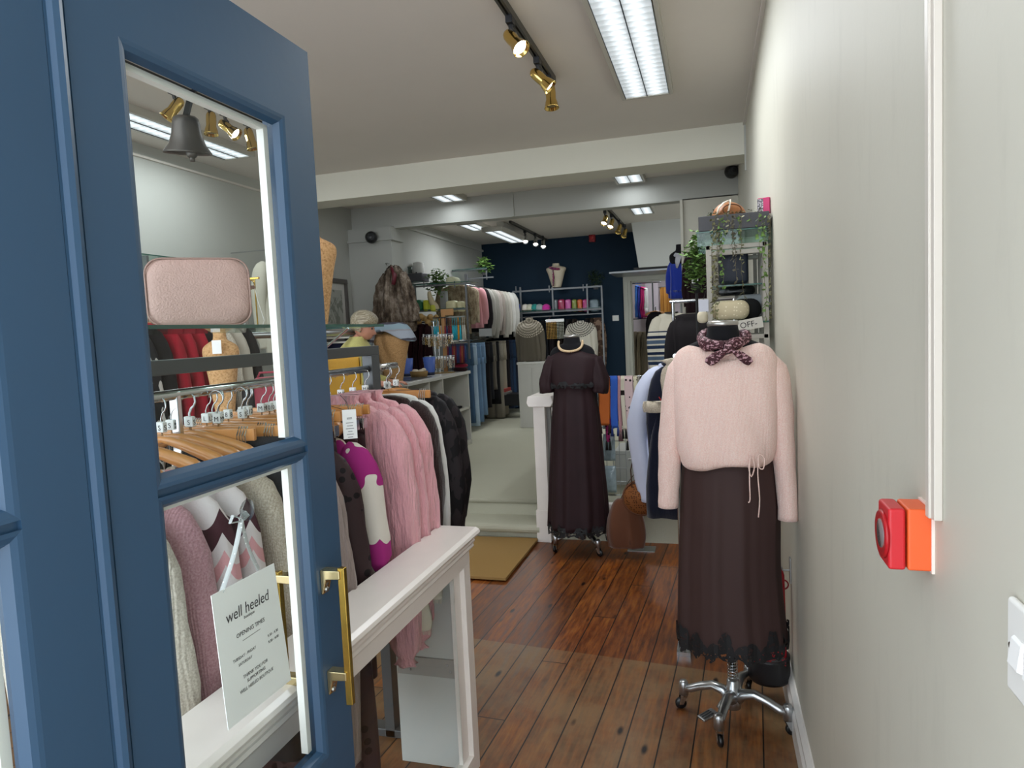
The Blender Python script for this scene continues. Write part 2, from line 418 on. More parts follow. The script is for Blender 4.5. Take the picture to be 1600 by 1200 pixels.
# brass pull handles: a flat brass bar on two feet, one on each face of the door
def pull(side, y, z0, z1, off):
    root = empty('pull_handle'); root.parent = d1; root.location = -off1
    x0 = -.70 if side > 0 else -.745
    bar = MB().prism([(x0+side*(off-.006), y-.007), (x0+side*(off+.007), y-.0055), (x0+side*(off+.007), y+.0055), (x0+side*(off-.006), y+.007)], 'z', z0, z1)
    bar.build('bar', BRASS, root, bevel=.0015)
    for zz, dr in ((z1-.016, 1), (z0+(.052 if side > 0 else .012), -1)):
        xa, xb = x0, x0+side*off
        s = MB().prism([(xa, zz+.012), (xb, zz+.012), (xb, zz-.004), (x0+side*.012, zz-.006), (x0+side*.004, zz-.034), (xa, zz-.034)], 'y', y-.011, y+.011)
        s.build('foot', mat('c9b98e', .22, .95, var=.1), root, bevel=.002)
        for dz in (-.014, -.026):
            sc = MB().lathe([(.0001, .006), (.004, .006), (.005, .004), (.005, 0)], n=12, M=Matrix.Rotation(side*PI/2, 4, 'Y'), c=(x0+side*.004, y-.002, zz+dz))
            sc.build('screw', STEEL, root, smooth=True)
    return root
pull(1, 1.088, PX(548, 1100, -.66).z, PX(535, 886, -.66).z, .040)
pull(-1, 1.108, PX(440, 1085, -.80).z, PX(447, 890, -.80).z, .066)
lk = MB().lathe([(.0001, .008), (.008, .008), (.011, .004), (.012, 0)], n=16, M=Matrix.Rotation(PI/2, 4, 'Y'), c=(-.70, 1.105, .668))
l_ = lk.build('lock', CHROME, d1, smooth=True); l_.location = -off1

# shop bell on a strap inside the top of the door
BP = PX(288, 152, -.80)
bl = thing('shop_bell', 'dark grey metal shop bell hanging inside the top pane of the blue door', 'bell', BP)
br = MB().box(-.766, BP.y-.006, BP.z+.012, -.745, BP.y+.022, BP.z+.06)
for q0, q1 in (((.042, .01, .02), (.012, .004, .008)), ((.012, .004, .008), (0, 0, -.03))):
    br.tube([BP+Vector(q0), BP+Vector(q1)], .007, 4, ry=.35)
br.build('strap', mat('303236', .5, .6), bl).location = -bl.location
BELLM = mat('4e4a46', .42, .8, var=.2, nscale=30)
bo = MB().lathe([(.0001, .001), (.014, 0), (.019, -.004), (.021, -.012), (.023, -.028), (.028, -.044), (.036, -.055), (.037, -.058), (.033, -.056), (.02, -.03), (.001, -.01)], n=32, c=(0, 0, -.028))
o = bo.build('bell_cup', BELLM, bl, smooth=True); o.rotation_euler = (.12, .12, 0)
MB().ball((0, 0, 0), .009, m=8).tube([(0, 0, 0), (.002, 0, .03)], .002, 6).tube([(0, 0, -.003), (0, 0, -.013)], .004, 8).build('clapper', BELLM, bl, smooth=True).location = (.006, 0, -.088)

# opening-times card hung from a suction hook on the inner face of the glass
sg = thing('opening_times_sign', 'white well heeled opening times card hung inside the blue glazed door', 'sign', (-.730, .872, 1.145))
def sq(y, z, x=0): return (x, y-.872, z-1.145)
A, B_, C_, D_ = PX(330, 931, -.73), PX(509, 877, -.73)*0+PX(428, 880, -.73), PX(455, 1062, -.73), PX(357, 1141, -.73)
quad = [A, B_, C_, D_]
mbx = MB(); pf = [(0, q.y-.872, q.z-1.145) for q in quad]
mbx.add(pf+[(-.0012, p[1], p[2]) for p in pf], [(0, 1, 2, 3), (7, 6, 5, 4), (0, 4, 5, 1), (1, 5, 6, 2), (2, 6, 7, 3), (3, 7, 4, 0)])
mbx.build('card', CARD, sg)
ctr = (A+B_+C_+D_)/4; Wd = (B_-A).length; Hd = (A-D_).length
exv = (B_-A).normalized(); eyv = (A-D_).normalized()
TXT = mat('3d3d40', .8)
def sgt(body, u, v, size, sx=1, al='CENTER'):
    P = D_+exv*(Wd*u)+eyv*(Hd*v)
    ang = math.atan2(exv.z, exv.y)
    o = text(body, size, TXT, sg, (.0004, P.y-.872, P.z-1.145), (PI/2, 0, PI/2), sx=sx, align=al, ext=.0001)
    o.rotation_euler = (Matrix.Rotation(ang, 3, 'X') @ Matrix(((0, 0, 1), (1, 0, 0), (0, 1, 0)))).to_euler()
    return o
sgt('well heeled', .5, .745, .0265, .88); sgt('boutique', .5, .71, .0075)
sgt('OPENING TIMES', .5, .60, .0098); sgt('TUESDAY - FRIDAY', .36, .44, .0066); sgt('9.30 - 4.30', .84, .46, .0066)
sgt('SATURDAY', .36, .39, .0066); sgt('9.30 - 4.00', .84, .41, .0066)
sgt('THANK YOU FOR', .5, .28, .0078); sgt('SUPPORTING', .5, .235, .0078); sgt('WELL HEELED BOUTIQUE', .5, .185, .0078, .95)
P = D_+exv*(Wd*.5)+eyv*(Hd*.56)
MB().box(.0003, P.y-.872-.022, P.z-1.1453, .0006, P.y-.872+.022, P.z-1.1447).build('rule', TXT, sg)
hk = thing('suction_hook', 'clear round suction hook stuck inside the lower pane of the blue door', 'hook', tuple(PX(387, 797, -.7255)))
MB().lathe([(.0001, .012), (.006, .011), (.008, .006), (.017, .002), (.0175, 0), (.0001, 0)], n=20, M=Matrix.Rotation(-PI/2, 4, 'Y')).build('cup', glassmat('e9ecec', 2.0), hk, smooth=True)
MB().tube([(-.010, 0, 0), (-.012, .001, -.012), (-.016, .002, -.018), (-.02, .002, -.014)], .0015, 6).build('hook', STEEL, hk)
H0 = hk.location; rib = MB()
for tgt in (PX(347, 926, -.7315), PX(405, 890, -.7315)):
    pts = []
    for i in range(9):
        t = i/8; p = Vector((H0.x-.013, H0.y, H0.z-.014)).lerp(Vector((-.733, tgt.y, tgt.z)), t); p.y += .006*sin(PI*t)*(1 if tgt.y > H0.y else -1)*-1
        pts.append(p)
    rib.tube(pts, .0042, 6, ry=.25)
for s_ in (-1, 1): rib.tube([(H0.x-.013, H0.y, H0.z-.014), (H0.x-.018, H0.y+s_*.014, H0.z-.006), (H0.x-.018, H0.y+s_*.022, H0.z-.016), (H0.x-.013, H0.y+s_*.004, H0.z-.018)], .004, 6, ry=.3)
o = rib.build('ribbon', spotted('b9bcbd', 'f2f2f0', 160, .22, .5), sg); o.location = -sg.location; o['label'] = 'silver grey polka dot ribbon with a bow'

# ================================================================= LIGHTS ON THE CEILING
def louvre():
    t = NT('m_louvre'); v = t.coord(); sp = t.new('SeparateXYZ'); t.l(v, sp.inputs[0])
    x, y = sp.outputs[0], sp.outputs[1]
    fy = t.math('FRACT', t.math('DIVIDE', t.math('ADD', y, 20), .062)); line = t.math('GREATER_THAN', fy, .1)
    # two tubes glow brighter through the blades
    ax = t.math('ABSOLUTE', t.math('SUBTRACT', t.math('ABSOLUTE', x), .055))
    tub = t.ramp(ax, [(.0, 'ffffff'), (.05, '9a9a9a')])
    tb = t.new('RGBToBW'); t.l(tub, tb.inputs[0])
    s = t.math('MULTIPLY', t.math('ADD', t.math('MULTIPLY', fy, .55), .45), tb.outputs[0])
    s = t.math('MULTIPLY', s, t.math('ADD', t.math('MULTIPLY', line, -.6), 1.6))
    t.base(lin('dfe8ee')); t.b.inputs['Emission Color'].default_value = (.84, .93, 1, 1)
    t.l(t.math('MULTIPLY', s, 1.15), t.b.inputs['Emission Strength'])
    t.b.inputs['Roughness'].default_value = .4
    return t.m
LOUV = louvre(); FRAMEM = mat('b9b6ac', .4, var=.04)
def ceiling_light(x, y, sx, sy, label, z=ZC, h=.05, power=20, stem=0, name='ceiling_light'):
    r = thing(name, label, 'ceiling light', (x, y, z), 0, 'fluorescent ceiling lights')
    zb = -h-stem; f = MB()
    t = .022
    for b in ((-sx/2-t, -sy/2-t, -sx/2, sy/2+t), (sx/2, -sy/2-t, sx/2+t, sy/2+t), (-sx/2, -sy/2-t, sx/2, -sy/2), (-sx/2, sy/2, sx/2, sy/2+t)):
        f.box(b[0], b[1], zb, b[2], b[3], zb+h)
    f.box(-sx/2, -sy/2, zb+.02, sx/2, sy/2, zb+h)
    if stem: f.box(-.05, -.25, -stem, .05, .25, 0)
    f.build('housing', FRAMEM, r, bevel=.002)
    MB().box(-sx/2+.003, -sy/2+.003, zb+.006, sx/2-.003, sy/2-.003, zb+.0195).build('louvre', LOUV, r)
    MB().box(-.0025, -sy/2, zb+.001, .0025, sy/2, zb+.0055).build('divider', mat('30343a', .5), r)
    e = MB()
    for s_ in (-1, 1): e.box(s_*(sx/2-.002)-.002, -sy/2, zb+.0005, s_*(sx/2-.002)+.002, sy/2, zb+.0055)
    e.build('dark_edge', mat('30343a', .5), r)
    l = bpy.data.lights.new('tube_light', 'AREA'); l.shape = 'RECTANGLE'; l.size = sx*.9; l.size_y = sy*.95; l.energy = power; l.color = (.90, .955, 1)
    lo = bpy.data.objects.new('tube_light', l); COL.objects.link(lo); lo.parent = r; lo.location = (0, 0, zb-.004)
    return r
ceiling_light(-.35, 3.56, .265, 1.72, 'large fluorescent ceiling light nearest the doorway, above the wooden floor', power=P_FRONT)
ceiling_light(-3.40, 3.68, .23, 1.70, 'long fluorescent ceiling light seen through the top pane of the blue door', power=P_LEFT)
ceiling_light(-2.58, 6.62, .24, .60, 'square fluorescent light left behind the deep ceiling beam', power=P_MID, h=.055)
ceiling_light(-.73, 6.62, .24, .60, 'square fluorescent light right behind the deep ceiling beam', power=P_MID, h=.055)
def rear_light(q, sy, label, stem=0, power=14, h=.05):
    p = PZ(q[0], q[1], ZC-h-stem); ceiling_light(p.x, p.y, .23, sy, label, power=power, stem=stem, h=h)
rear_light((741, 356), .55, 'small fluorescent light on the rear ceiling left of the long hanging one', power=P_BACK)
rear_light((791, 371), 1.25, 'long dropped fluorescent light in front of the navy wall', stem=.11, power=P_BACK*1.5, h=.06)
rear_light((1003, 330), .5, 'small fluorescent light beside the grey sloping stair soffit', power=P_BACK)
ceiling_light(-.75, 12.3, .23, 1.2, 'ceiling light of the far room behind the rear doorway', power=P_FAR)

SPOTG = GOLD; BULB = emis('fffdf2', 9)
def spot(px, py, adz, d, lit, label, L=.135, r0=.028, col=None, track_x=None):
    """adz: pixel of the adapter on the track, d: aim direction"""
    base = PZ(px, py, 2.915); 
    if track_x is not None: base.x = track_x
    root = thing('track_spotlight', label, 'spotlight', tuple(base), 0, 'brass track spotlights')
    ad = MB().box(-.016, -.03, -.028, .016, .03, .012).tube([(0, 0, -.028), (.0, 0, -.045), (.012, .008, -.06), (.004, .002, -.085)], [.012, .010, .009, .011], 8)
    ad.build('adapter', mat('15171c', .45), root, bevel=.002)
    d = Vector(d).normalized(); k = Vector((.004, .002, -.09))
    M = d.to_track_quat('Z', 'Y').to_matrix().to_4x4()
    prof = [(.001, -.055), (.012, -.053), (.022, -.045), (r0, -.03), (r0+.001, .0), (r0, .03), (r0+.001, .036), (r0+.006, .05), (r0+.012, .08), (r0+.014, .084), (r0+.011, .082), (r0+.003, .06), (.001, .055)]
    MB().lathe(prof, c=k, n=24, M=M).build('lamp_head', col or SPOTG, root, smooth=True)
    MB().lathe([(.0001, .076), (.02, .075), (r0+.004, .068), (r0+.003, .062), (.0001, .0615)], c=k, n=20, M=M).build('bulb', BULB if lit else mat('8a7a52', .2, .6), root, smooth=True)
    if lit:
        l = bpy.data.lights.new('bulb_light', 'SPOT'); l.energy = lit; l.spot_size = 1.7; l.spot_blend = .8; l.color = (1, .93, .8); l.shadow_soft_size = .04
        lo = bpy.data.objects.new('bulb_light', l); COL.objects.link(lo); lo.parent = root
        lo.matrix_local = Matrix.Translation(k+d*.1) @ d.to_track_quat('-Z', 'Y').to_matrix().to_4x4()
    return root
def track(x, y0, y1, label):
    o = MB().box(x-.017, y0, ZC-.033, x-.005, y1, ZC).box(x+.005, y0, ZC-.033, x+.017, y1, ZC).box(x-.006, y0, ZC-.012, x+.006, y1, ZC).build('lighting_track', mat('4b4a46', .35, .5))
    o.location = (0, 0, 0); return tag(o, label, 'lighting track', 'ceiling lighting tracks')
track(-.845, 2.6, 4.0, 'dark lighting track with brass spotlights beside the large ceiling light')
spot(791, 30, 0, (.35, -.2, -.45), 8, 'upper lit brass spotlight beside the large ceiling light', track_x=-.845)
spot(838, 93, 0, (.62, .1, -.62), 6, 'middle brass spotlight of the front ceiling track', track_x=-.845)
spot(862, 120, 0, (.05, -.1, -.9), 0, 'lowest unlit brass spotlight at the end of the front track', track_x=-.845)
track(-2.81, 2.6, 4.35, 'lighting track seen through the top pane of the blue door')
for q, d, lit, lab in (((265, 141), (-.5, -.35, -.8), 0, 'brass spotlight left of the bell, seen through the door'), ((326, 164), (0, -.1, -1), 0, 'brass spotlight half hidden behind the bell'),
                  ((353, 174), (.7, .1, -.6), 8, 'lit brass spotlight right of the bell, seen through the door'), ((394, 189), (.2, .1, -1), 0, 'brass spotlight pointing down near the right edge of the top pane'), ((424, 204), (0, .2, -1), 0, 'brass spotlight cut by the white bead of the top pane')):
    spot(q[0], q[1], 0, d, lit, lab, track_x=-2.81)
pa, pb = PZ(797, 347, 2.93), PZ(852, 372, 2.93)
track(pa.x, pa.y, pb.y+.3, 'lighting track above the clothes racks in the rear room')
for q, lit in (((820, 361), 5), ((836, 366), 5), ((848, 370), 5)): spot(q[0], q[1], 0, (.1, -.5, -.8), lit, 'small brass spotlight, %s of three by the long rear light' % {820: 'left one', 836: 'middle one', 848: 'right one'}[q[0]], col=CHROME)
pa, pb = PZ(950, 331, 2.93), PZ(980, 352, 2.93)
track(pa.x+.03, pa.y-.3, pb.y+.1, 'short lighting track left of the stair soffit')
for q, lit in (((945, 330), 5), ((955, 336), 5), ((967, 345), 0), ((976, 352), 0)): spot(q[0], q[1], 0, (-.2, -.5, -.8), lit, 'brass spotlight left of the stair soffit, %s of four' % {945: 'first', 955: 'second', 967: 'third', 976: 'last'}[q[0]])

# ================================================================= FITTINGS ON THE WALLS
y0 = PX(1460, 830, XR).y; xf = PY(1388, 840, y0).x; xm = PY(1416, 840, y0).x; y1 = PX(1372, 825, xf).y
z0 = PX(1459, 893, XR).z; z1 = PX(1458, 795, XR).z
fc = thing('fire_call_point', 'red and orange fire alarm call point below white conduit', 'fire alarm', (XR, (y0+y1)/2, (z0+z1)/2))
W = fc.location; hy, hz = (y1-y0)/2, (z1-z0)/2
MB().box(xm-XR+.002, -hy, -hz, -.002, hy, hz).build('back_box', mat('e8602a', .45, var=.04), fc, bevel=.003)
MB().box(-.0035, -hy-.002, -hz-.002, 0, hy+.002, hz+.002).build('gasket', mat('f0d9d0', .6), fc)
MB().box(xf-XR, -hy, -hz, xm-XR, hy, hz).build('front_cover', mat('c8202a', .35, var=.05), fc, bevel=.004)
MB().lathe([(.0001, .003), (.02, .003), (.024, .002), (.03, .004), (.033, 0)], n=28, c=(xf-XR, 0, 0), M=Matrix.Rotation(-PI/2, 4, 'Y')).build('bezel', mat('b01822', .3), fc, smooth=True)
MB().lathe([(.0001, .0035), (.019, .0035), (.02, .0005)], n=24, c=(xf-XR-.0005, 0, 0), M=Matrix.Rotation(-PI/2, 4, 'Y')).build('press_glass', mat('8d8484', .2, .3, var=.3, nscale=60), fc, smooth=True)
# light switch near the right picture edge
e0 = PX(1572, 1000, XR-.008)
ls = thing('light_switch', 'white rounded double light switch low on the grey wall', 'light switch', (XR, e0.y-.045, PX(1590, 1005, XR).z))
MB().box(-.008, -.045, -.045, 0, .045, .045).build('plate', WHITE, ls, bevel=.004)
for s_ in (-1, 1):
    MB().prism([(-.008, -.015), (-.014, -.012), (-.011, .012), (-.008, .015)], 'y', s_*.016-.011, s_*.016+.011).build('rocker', mat('f4f4f2', .3), ls, bevel=.001)
for s_ in (-1, 1):
    MB().lathe([(.0001, .0015), (.003, .001), (.0035, 0)], n=10, c=(-.0075, s_*.036, 0), M=Matrix.Rotation(-PI/2, 4, 'Y')).build('screw', STEEL, ls)
def plate(px, py, w, label, plane='x', v=XR, cat='socket', name='power_socket'):
    p = PX(px, py, v) if plane == 'x' else PY(px, py, v)
    b = MB()
    if plane == 'x': b.box(-.01, -w/2, -.043, 0, w/2, .043)
    else: b.box(-w/2, -.01, -.043, w/2, 0, .043)
    r = thing(name, label, cat, tuple(p)); b.build('plate', WHITE, r, bevel=.003)
    for s_ in (-1, 1):
        c = MB()
        if plane == 'x': c.box(-.013, s_*w/4-.008, -.01, -.009, s_*w/4+.008, .012)
        else: c.box(s_*w/4-.008, -.013, -.01, s_*w/4+.008, -.009, .012)
        c.build('switch', WHITE, r, bevel=.001)
    return r
plate(962, 497, .1, 'white switch plate on the navy rear wall', 'y', 10.85, 'light switch', 'light_switch')
def ball_speaker(px, py, y, label, rr):
    p = PY(px, py, y)
    r = thing('ceiling_speaker', label, 'speaker', tuple(p), 0, 'black wall speakers')
    MB().ball((0, 0, 0), rr, n=20, m=14).build('shell', mat('1a1b1d', .35), r, smooth=True)
    MB().lathe([(.0001, rr*.98), (rr*.45, rr*.93), (rr*.62, rr*.84), (rr*.66, rr*.72)], n=20, M=Matrix.Rotation(PI/2, 4, 'X') @ Matrix.Rotation(.4, 4, 'Y')).build('grille', mat('2b2d30', .5, bump=.8, bscale=400), r, smooth=True)
    return r
r = ball_speaker(580, 371, 6.86, 'black round speaker on the pier beside the left wall', .066)
MB().tube([(0, 0, 0), (0, .08, .0)], .012, 8).build('bracket', BLACK, r)
r = ball_speaker(1143, 268, 6.93, 'black round speaker high in the corner of the right wall', .065)
MB().tube([(0, 0, 0), (0, .11, .01)], .012, 8).build('bracket', BLACK, r)
p = PY(925, 371, 10.80)
r = thing('alarm_sounder', 'small red alarm box high on the navy wall', 'alarm', tuple(p))
MB().box(-.05, -.02, -.07, .05, .05, .07).build('body', mat('8c1c22', .4), r, bevel=.01); MB().lathe([(.04, 0), (.038, .02), (.001, .024)], n=16, c=(0, -.02, 0), M=Matrix.Rotation(PI/2, 4, 'X')).build('lens', mat('a5262a', .3), r, smooth=True)
# coir doormat
dm = MB()
def wav(u, v):
    return (-2.15+.92*u, 3.856+.80*v, .018+.0025*sin(u*9)*sin(v*7))
dm.grid(wav, 24, 20); o = dm.build('doormat', M_COIR, solid=.016); o.location = (0, 0, 0)
tag(o, 'tan coir doormat at the foot of the carpeted step', 'doormat')

# ================================================================= GARMENT BUILDERS
def copy_tree(o, parent=None):
    c = o.copy(); COL.objects.link(c); c.parent = parent
    for ch in list(o.children): copy_tree(ch, c)
    return c
def torso(mb, prof, n=44, folds=5, amp=.008, seed=0, e=.75, cx=0, cy=0, hem=None):
    """prof: (z, half width, half thickness, fold amount 0..1[, x shift])"""
    R = []
    for q in prof:
        z, hw, ht, fa = q[:4]; dx = q[4] if len(q) > 4 else 0
        ring = []
        for j in range(n):
            a = 2*PI*j/n; c, s = cos(a), sin(a)
            x = hw*math.copysign(abs(c)**e, c); y = ht*math.copysign(abs(s)**e, s)
            k = folds*PI*x/max(hw, .01)+seed*1.7+z*2.2
            f = sin(k)+.45*sin(k*1.9+seed*3+z*4)
            y += amp*fa*f*(1 if abs(c) < .95 else .4)
            x += amp*fa*.4*sin(k*.7+seed)
            zz = z+(hem(x, y) if hem and q is prof[-1] else 0)
            ring.append((x+dx+cx, y+cy, zz))
        R.append(ring)
    mb.rings(R)
def sleeve(mb, pts, n=16, folds=4, amp=.004, seed=0, ex=1.0, ey=.8):
    """pts: (x, y, z, radius, fold) - rings across the path"""
    R = []
    for i, (x, y, z, r, f) in enumerate(pts):
        a0 = Vector(pts[max(i-1, 0)][:3]); a1 = Vector(pts[min(i+1, len(pts)-1)][:3]); d = (a1-a0).normalized()
        u = Vector((1, 0, 0)); u = (u-d*u.dot(d)).normalized(); v = d.cross(u)
        ring = []
        for j in range(n):
            a = 2*PI*j/n; rr = r*(1+f*(.16*sin(folds*a+seed+i*.25)+.06*sin(a*2+i*1.7+seed)))
            ring.append(Vector((x, y, z))+u*rr*ex*cos(a)+v*rr*ey*sin(a))
        R.append(ring)
    mb.rings(R)
def interp(pts, m):
    """Catmull-Rom through the points, component by component"""
    out = []; N = len(pts)
    for i in range(N-1):
        a, b, c, d = pts[max(i-1, 0)], pts[i], pts[i+1], pts[min(i+2, N-1)]
        for k in range(m):
            t = k/m
            out.append(tuple(.5*(2*b[q]+(c[q]-a[q])*t+(2*a[q]-5*b[q]+4*c[q]-d[q])*t*t+(3*b[q]-a[q]-3*c[q]+d[q])*t**3) for q in range(len(b))))
    out.append(tuple(pts[-1])); return out
def top_mesh(L=.62, sw=.2, hw=.19, t=.027, sl=.55, sr=.05, folds=5, amp=.009, neck=.06, seed=0, cuff='plain', out=.03, left=True, puff=0, high=0, ey=.6):
    mb = MB(); amp = min(amp, .008)
    P = [(high, neck*.85, .018, 0), (0, neck, .02, 0), (-.010, neck+.045, .022, .1), (-.026, sw*.72, .025, .2), (-.048, sw*.90, .027, .3), (-.10, sw, t, .5), (-.2, sw*.97, t, .9),
         (-.35, (sw+hw)/2, t, 1), (-L*.8, hw, t, 1.1), (-L, hw, t*1.05, 1.2)]
    if L < .45: P = [p for p in P if p[0] > -L]+[(-L, hw, t, 1.1)]
    torso(mb, interp(P, 2), folds=folds, amp=amp, seed=seed)
    if sl:
        for s in ((-1, 1) if left else (1,)):
            x0 = s*(sw-.025)
            pts = [(x0-s*.03, 0, -.04, sr*.5, .1), (x0-s*.005, 0, -.065, sr*.9, .3), (x0+s*out*.6, 0, -.14, sr*(1.05+puff), .8), (x0+s*out, .004*s, -.24, sr*(1+puff*.8), 1),
                   (x0+s*out*1.2, .012, -.36, sr*(.95+puff), 1), (x0+s*out*.9, .016, -sl*.85, sr*(.82+puff*1.4), 1)]
            if cuff == 'gather': pts += [(x0+s*out*.7, .016, -sl+.045, sr*(.7+puff), 1.4), (x0+s*out*.7, .016, -sl+.02, sr*.5, .6), (x0+s*out*.7, .016, -sl, sr*.72, 1.6)]
            else: pts += [(x0+s*out*.7, .016, -sl+.05, sr*.74, .6), (x0+s*out*.7, .016, -sl, sr*.66, .2)]
            sleeve(mb, interp(pts, 2), seed=seed+s, folds=5 if cuff == 'gather' else 3, ey=ey)
    return mb
def leg_mesh(L=1.0, w=.17, w2=.11, t=.03, seed=0, split=True):
    mb = MB()
    torso(mb, interp([(0, w, t*.8, 0), (-.035, w, t*.8, 0), (-.05, w*1.0, t, .4), (-.28, w*1.03, t, .8)], 2), folds=4, amp=.006, seed=seed)
    for s in (-1, 1):
        torso(mb, interp([(-.2, w*.52, t*.95, .4, s*w*.45), (-.5, w*.46, t, .8, s*w*.46), (-L, w2*.5+.01, t, .8, s*w*.48)], 3), n=24, folds=2, amp=.005, seed=seed+s)
    return mb
def make(mb, name, label, cat, m, loc, rz=0, group=None, parts=()):
    """a garment whose mesh is the thing itself; parts = (name, MB, material, label)"""
    o = mb.build(name, m, smooth=True, loc=loc, rz=rz); tag(o, label, cat, group)
    for pn, pm, pmat, pl in parts:
        c = pm.build(pn, pmat, o, smooth=pn not in ('price_tag', 'label_patch'))
        if pl: c['label'] = pl
    return o
def wood_hanger_parts(root, wide=.165, h=.085):
    pts = []
    for i in range(17):
        t = i/16*2-1; x = wide*t; z = -.012-.052*abs(t)**1.4-(.0 if abs(t) < .9 else .008)
        pts.append((x, .012*abs(t)**2, z))
    mb = MB().tube(pts, [.007+.007*abs(i/8-1)**.7 for i in range(17)], 8, ry=1.25)
    mb.build('hanger_arms', WOODH, root, smooth=True)
    hook_part(root, h)
def hook_part(root, h):
    pts = [(0, 0, -.012), (0, 0, h-.05)]
    for i in range(9):
        a = -PI/2+PI*1.35*i/8+.35; pts.append((.019*cos(a), 0, h-.019+.019*sin(a)-.0))
    MB().tube(pts, .0018, 6).build('hook', CHROME, root, smooth=True)
def sizer(root, ch, z=.004, col=None):
    MB().box(-.011, -.006, z, .011, .006, z+.024).build('size_cube', mat('e9ebea', .4, var=.02), root, bevel=.002)
    for rot, off in (((PI/2, 0, 0), (0, -.0065, z+.005)), ((PI/2, 0, PI/2), (.0112, 0, z+.005))):
        text(ch, .017, mat('26282b', .6), root, off, rot, name='size_letter')
def clip_hanger_parts(root, wide=.17, h=.085):
    MB().box(-wide, -.006, -.034, wide, .006, -.004).build('bar', WOODH, root, bevel=.003)
    for s in (-1, 1):
        c = MB().box(s*(wide-.03)-.014, -.011, -.075, s*(wide-.03)+.014, .011, -.045)
        for q in (-.010, -.003, .004, .011): c.tube([(s*(wide-.03)+q, -.012, -.078), (s*(wide-.03)+q, -.014, -.02), (s*(wide-.03)+q, .0, 0)], .0016, 5)
        c.build('clip', CHROME, root)
    hook_part(root, h)

RX, RZ = -1.2, 1.392
GZ = RZ-.085            # garment neck height on the near rail

# ================================================================= LOW WHITE GLAZED SCREEN OF THE WINDOW BAY
sc_ = thing('display_screen', 'white panelled low screen with a glazed side and moulded ledge, beside the doorway', 'screen', (-.85, 1.5, 0))
def sp_(mb, name, m, bevel=.0, label=None):
    o = mb.build(name, m, sc_, bevel=bevel); o.location = -Vector(sc_.location)
    if label: o['label'] = label
    return o
YA, YB = .1, 2.15
lp = [(-.925, .845), (-.79, .845), (-.778, .838), (-.775, .829), (-.78, .82), (-.792, .815), (-.80, .806), (-.795, .80), (-.80, .79), (-.812, .785), (-.925, .785)]
sp_(MB().prism(lp, 'y', YA, YB+.02), 'ledge', WPAINT, .001)
sp_(MB().prism([(-.812, .79), (-.80, .79), (-.797, .783), (-.803, .775), (-.812, .772)], 'y', YA, YB+.012), 'moulding', WPAINT)
sp_(MB().box(-.85, YA, .725, -.812, YB, .79), 'top_rail', WPAINT)
sp_(MB().box(-.85, 2.095, 0, -.812, YB, .725).box(-.845, 2.04, 0, -.83, 2.097, .725), 'end_post', WPAINT, .0015)
sp_(MB().box(-.85, 2.08, .0, -.835, 2.10, .72), 'inner_bead', WHITE)
sp_(MB().box(-.85, YA, 0, -.812, 2.095, .07), 'bottom_rail', WPAINT)
sp_(MB().box(-.833, YA, .07, -.829, 2.04, .725), 'side_glass', GLASS)
pm = mat('c6c8c4', .45, var=.05)
sp_(MB().box(-1.095, 2.12, 0, -.85, 2.135, .785), 'end_panel', pm, .002)
sp_(MB().box(-1.09, 2.113, .36, -.85, 2.12, .392).box(-1.09, 2.116, .325, -.85, 2.12, .36), 'metal_strip', mat('a9aaa6', .4, .4), .001)
for xx, zz in ((-1.05, .375), (-.9, .372), (-1.04, .345), (-.89, .35)):
    sp_(MB().lathe([(.0001, .003), (.004, .002), (.005, 0)], n=10, c=(xx, 2.113, zz), M=Matrix.Rotation(PI/2, 4, 'X')), 'screw', STEEL)

# ================================================================= NEAR RACK: grey frame, chrome rail, glass shelf
rk = thing('display_rack', 'dark grey metal display rack with chrome rail behind the blue door', 'clothes rack', (RX, 1.7, 0))
def rp(mb, name, m, bevel=0, smooth=False):
    o = mb.build(name, m, rk, bevel=bevel, smooth=smooth); o.location = -Vector(rk.location); return o
GF = mat('55585a', .38, .35, var=.05)
rp(MB().box(RX-.02, .70, 1.440, RX+.02, 2.30, 1.474), 'top_bar', GF, .002)
rp(MB().box(RX-.02, 2.24, 0, RX+.02, 2.30, 1.44), 'post', GF, .002)
rp(MB().box(RX-.02, .70, 0, RX+.02, .76, 1.44), 'post', GF, .002)
for y in (.73, 2.27): rp(MB().box(RX-.22, y-.03, 0, RX+.13, y+.03, .03), 'foot', GF, .003)
rp(MB().tube([(RX, .76, RZ), (RX, 2.24, RZ)], .0125, 14), 'hanging_rail', CHROME, smooth=True)
rp(MB().tube([(RX, 2.30, RZ), (RX, 2.47, RZ)], .0125, 14), 'rail_end', CHROME, smooth=True)
rp(MB().box(RX-.012, 1.30, 0.05, RX+.012, 1.315, 1.40), 'support_tube', CHROME, .003)
for y in (.8, 1.93):
    for x in (RX-.012, RX+.012): rp(MB().tube([(x, y, 1.47), (x*1+(x-RX)*8, y, 1.536)], .004, 8), 'shelf_bracket', CHROME)
gs = MB().box(RX-.16, .75, 1.536, -.985, 1.96, 1.544).build('glass_shelf', GLASS_SH)
tag(gs, 'long glass shelf carrying the dusky pink bag and the cork bust', 'shelf')
eg = MB().box(-.985, .75, 1.5362, -.9835, 1.96, 1.5438).box(RX-.16, 1.96, 1.5362, -.985, 1.9615, 1.5438).build('polished_edge', GLASS_EDGE, gs)

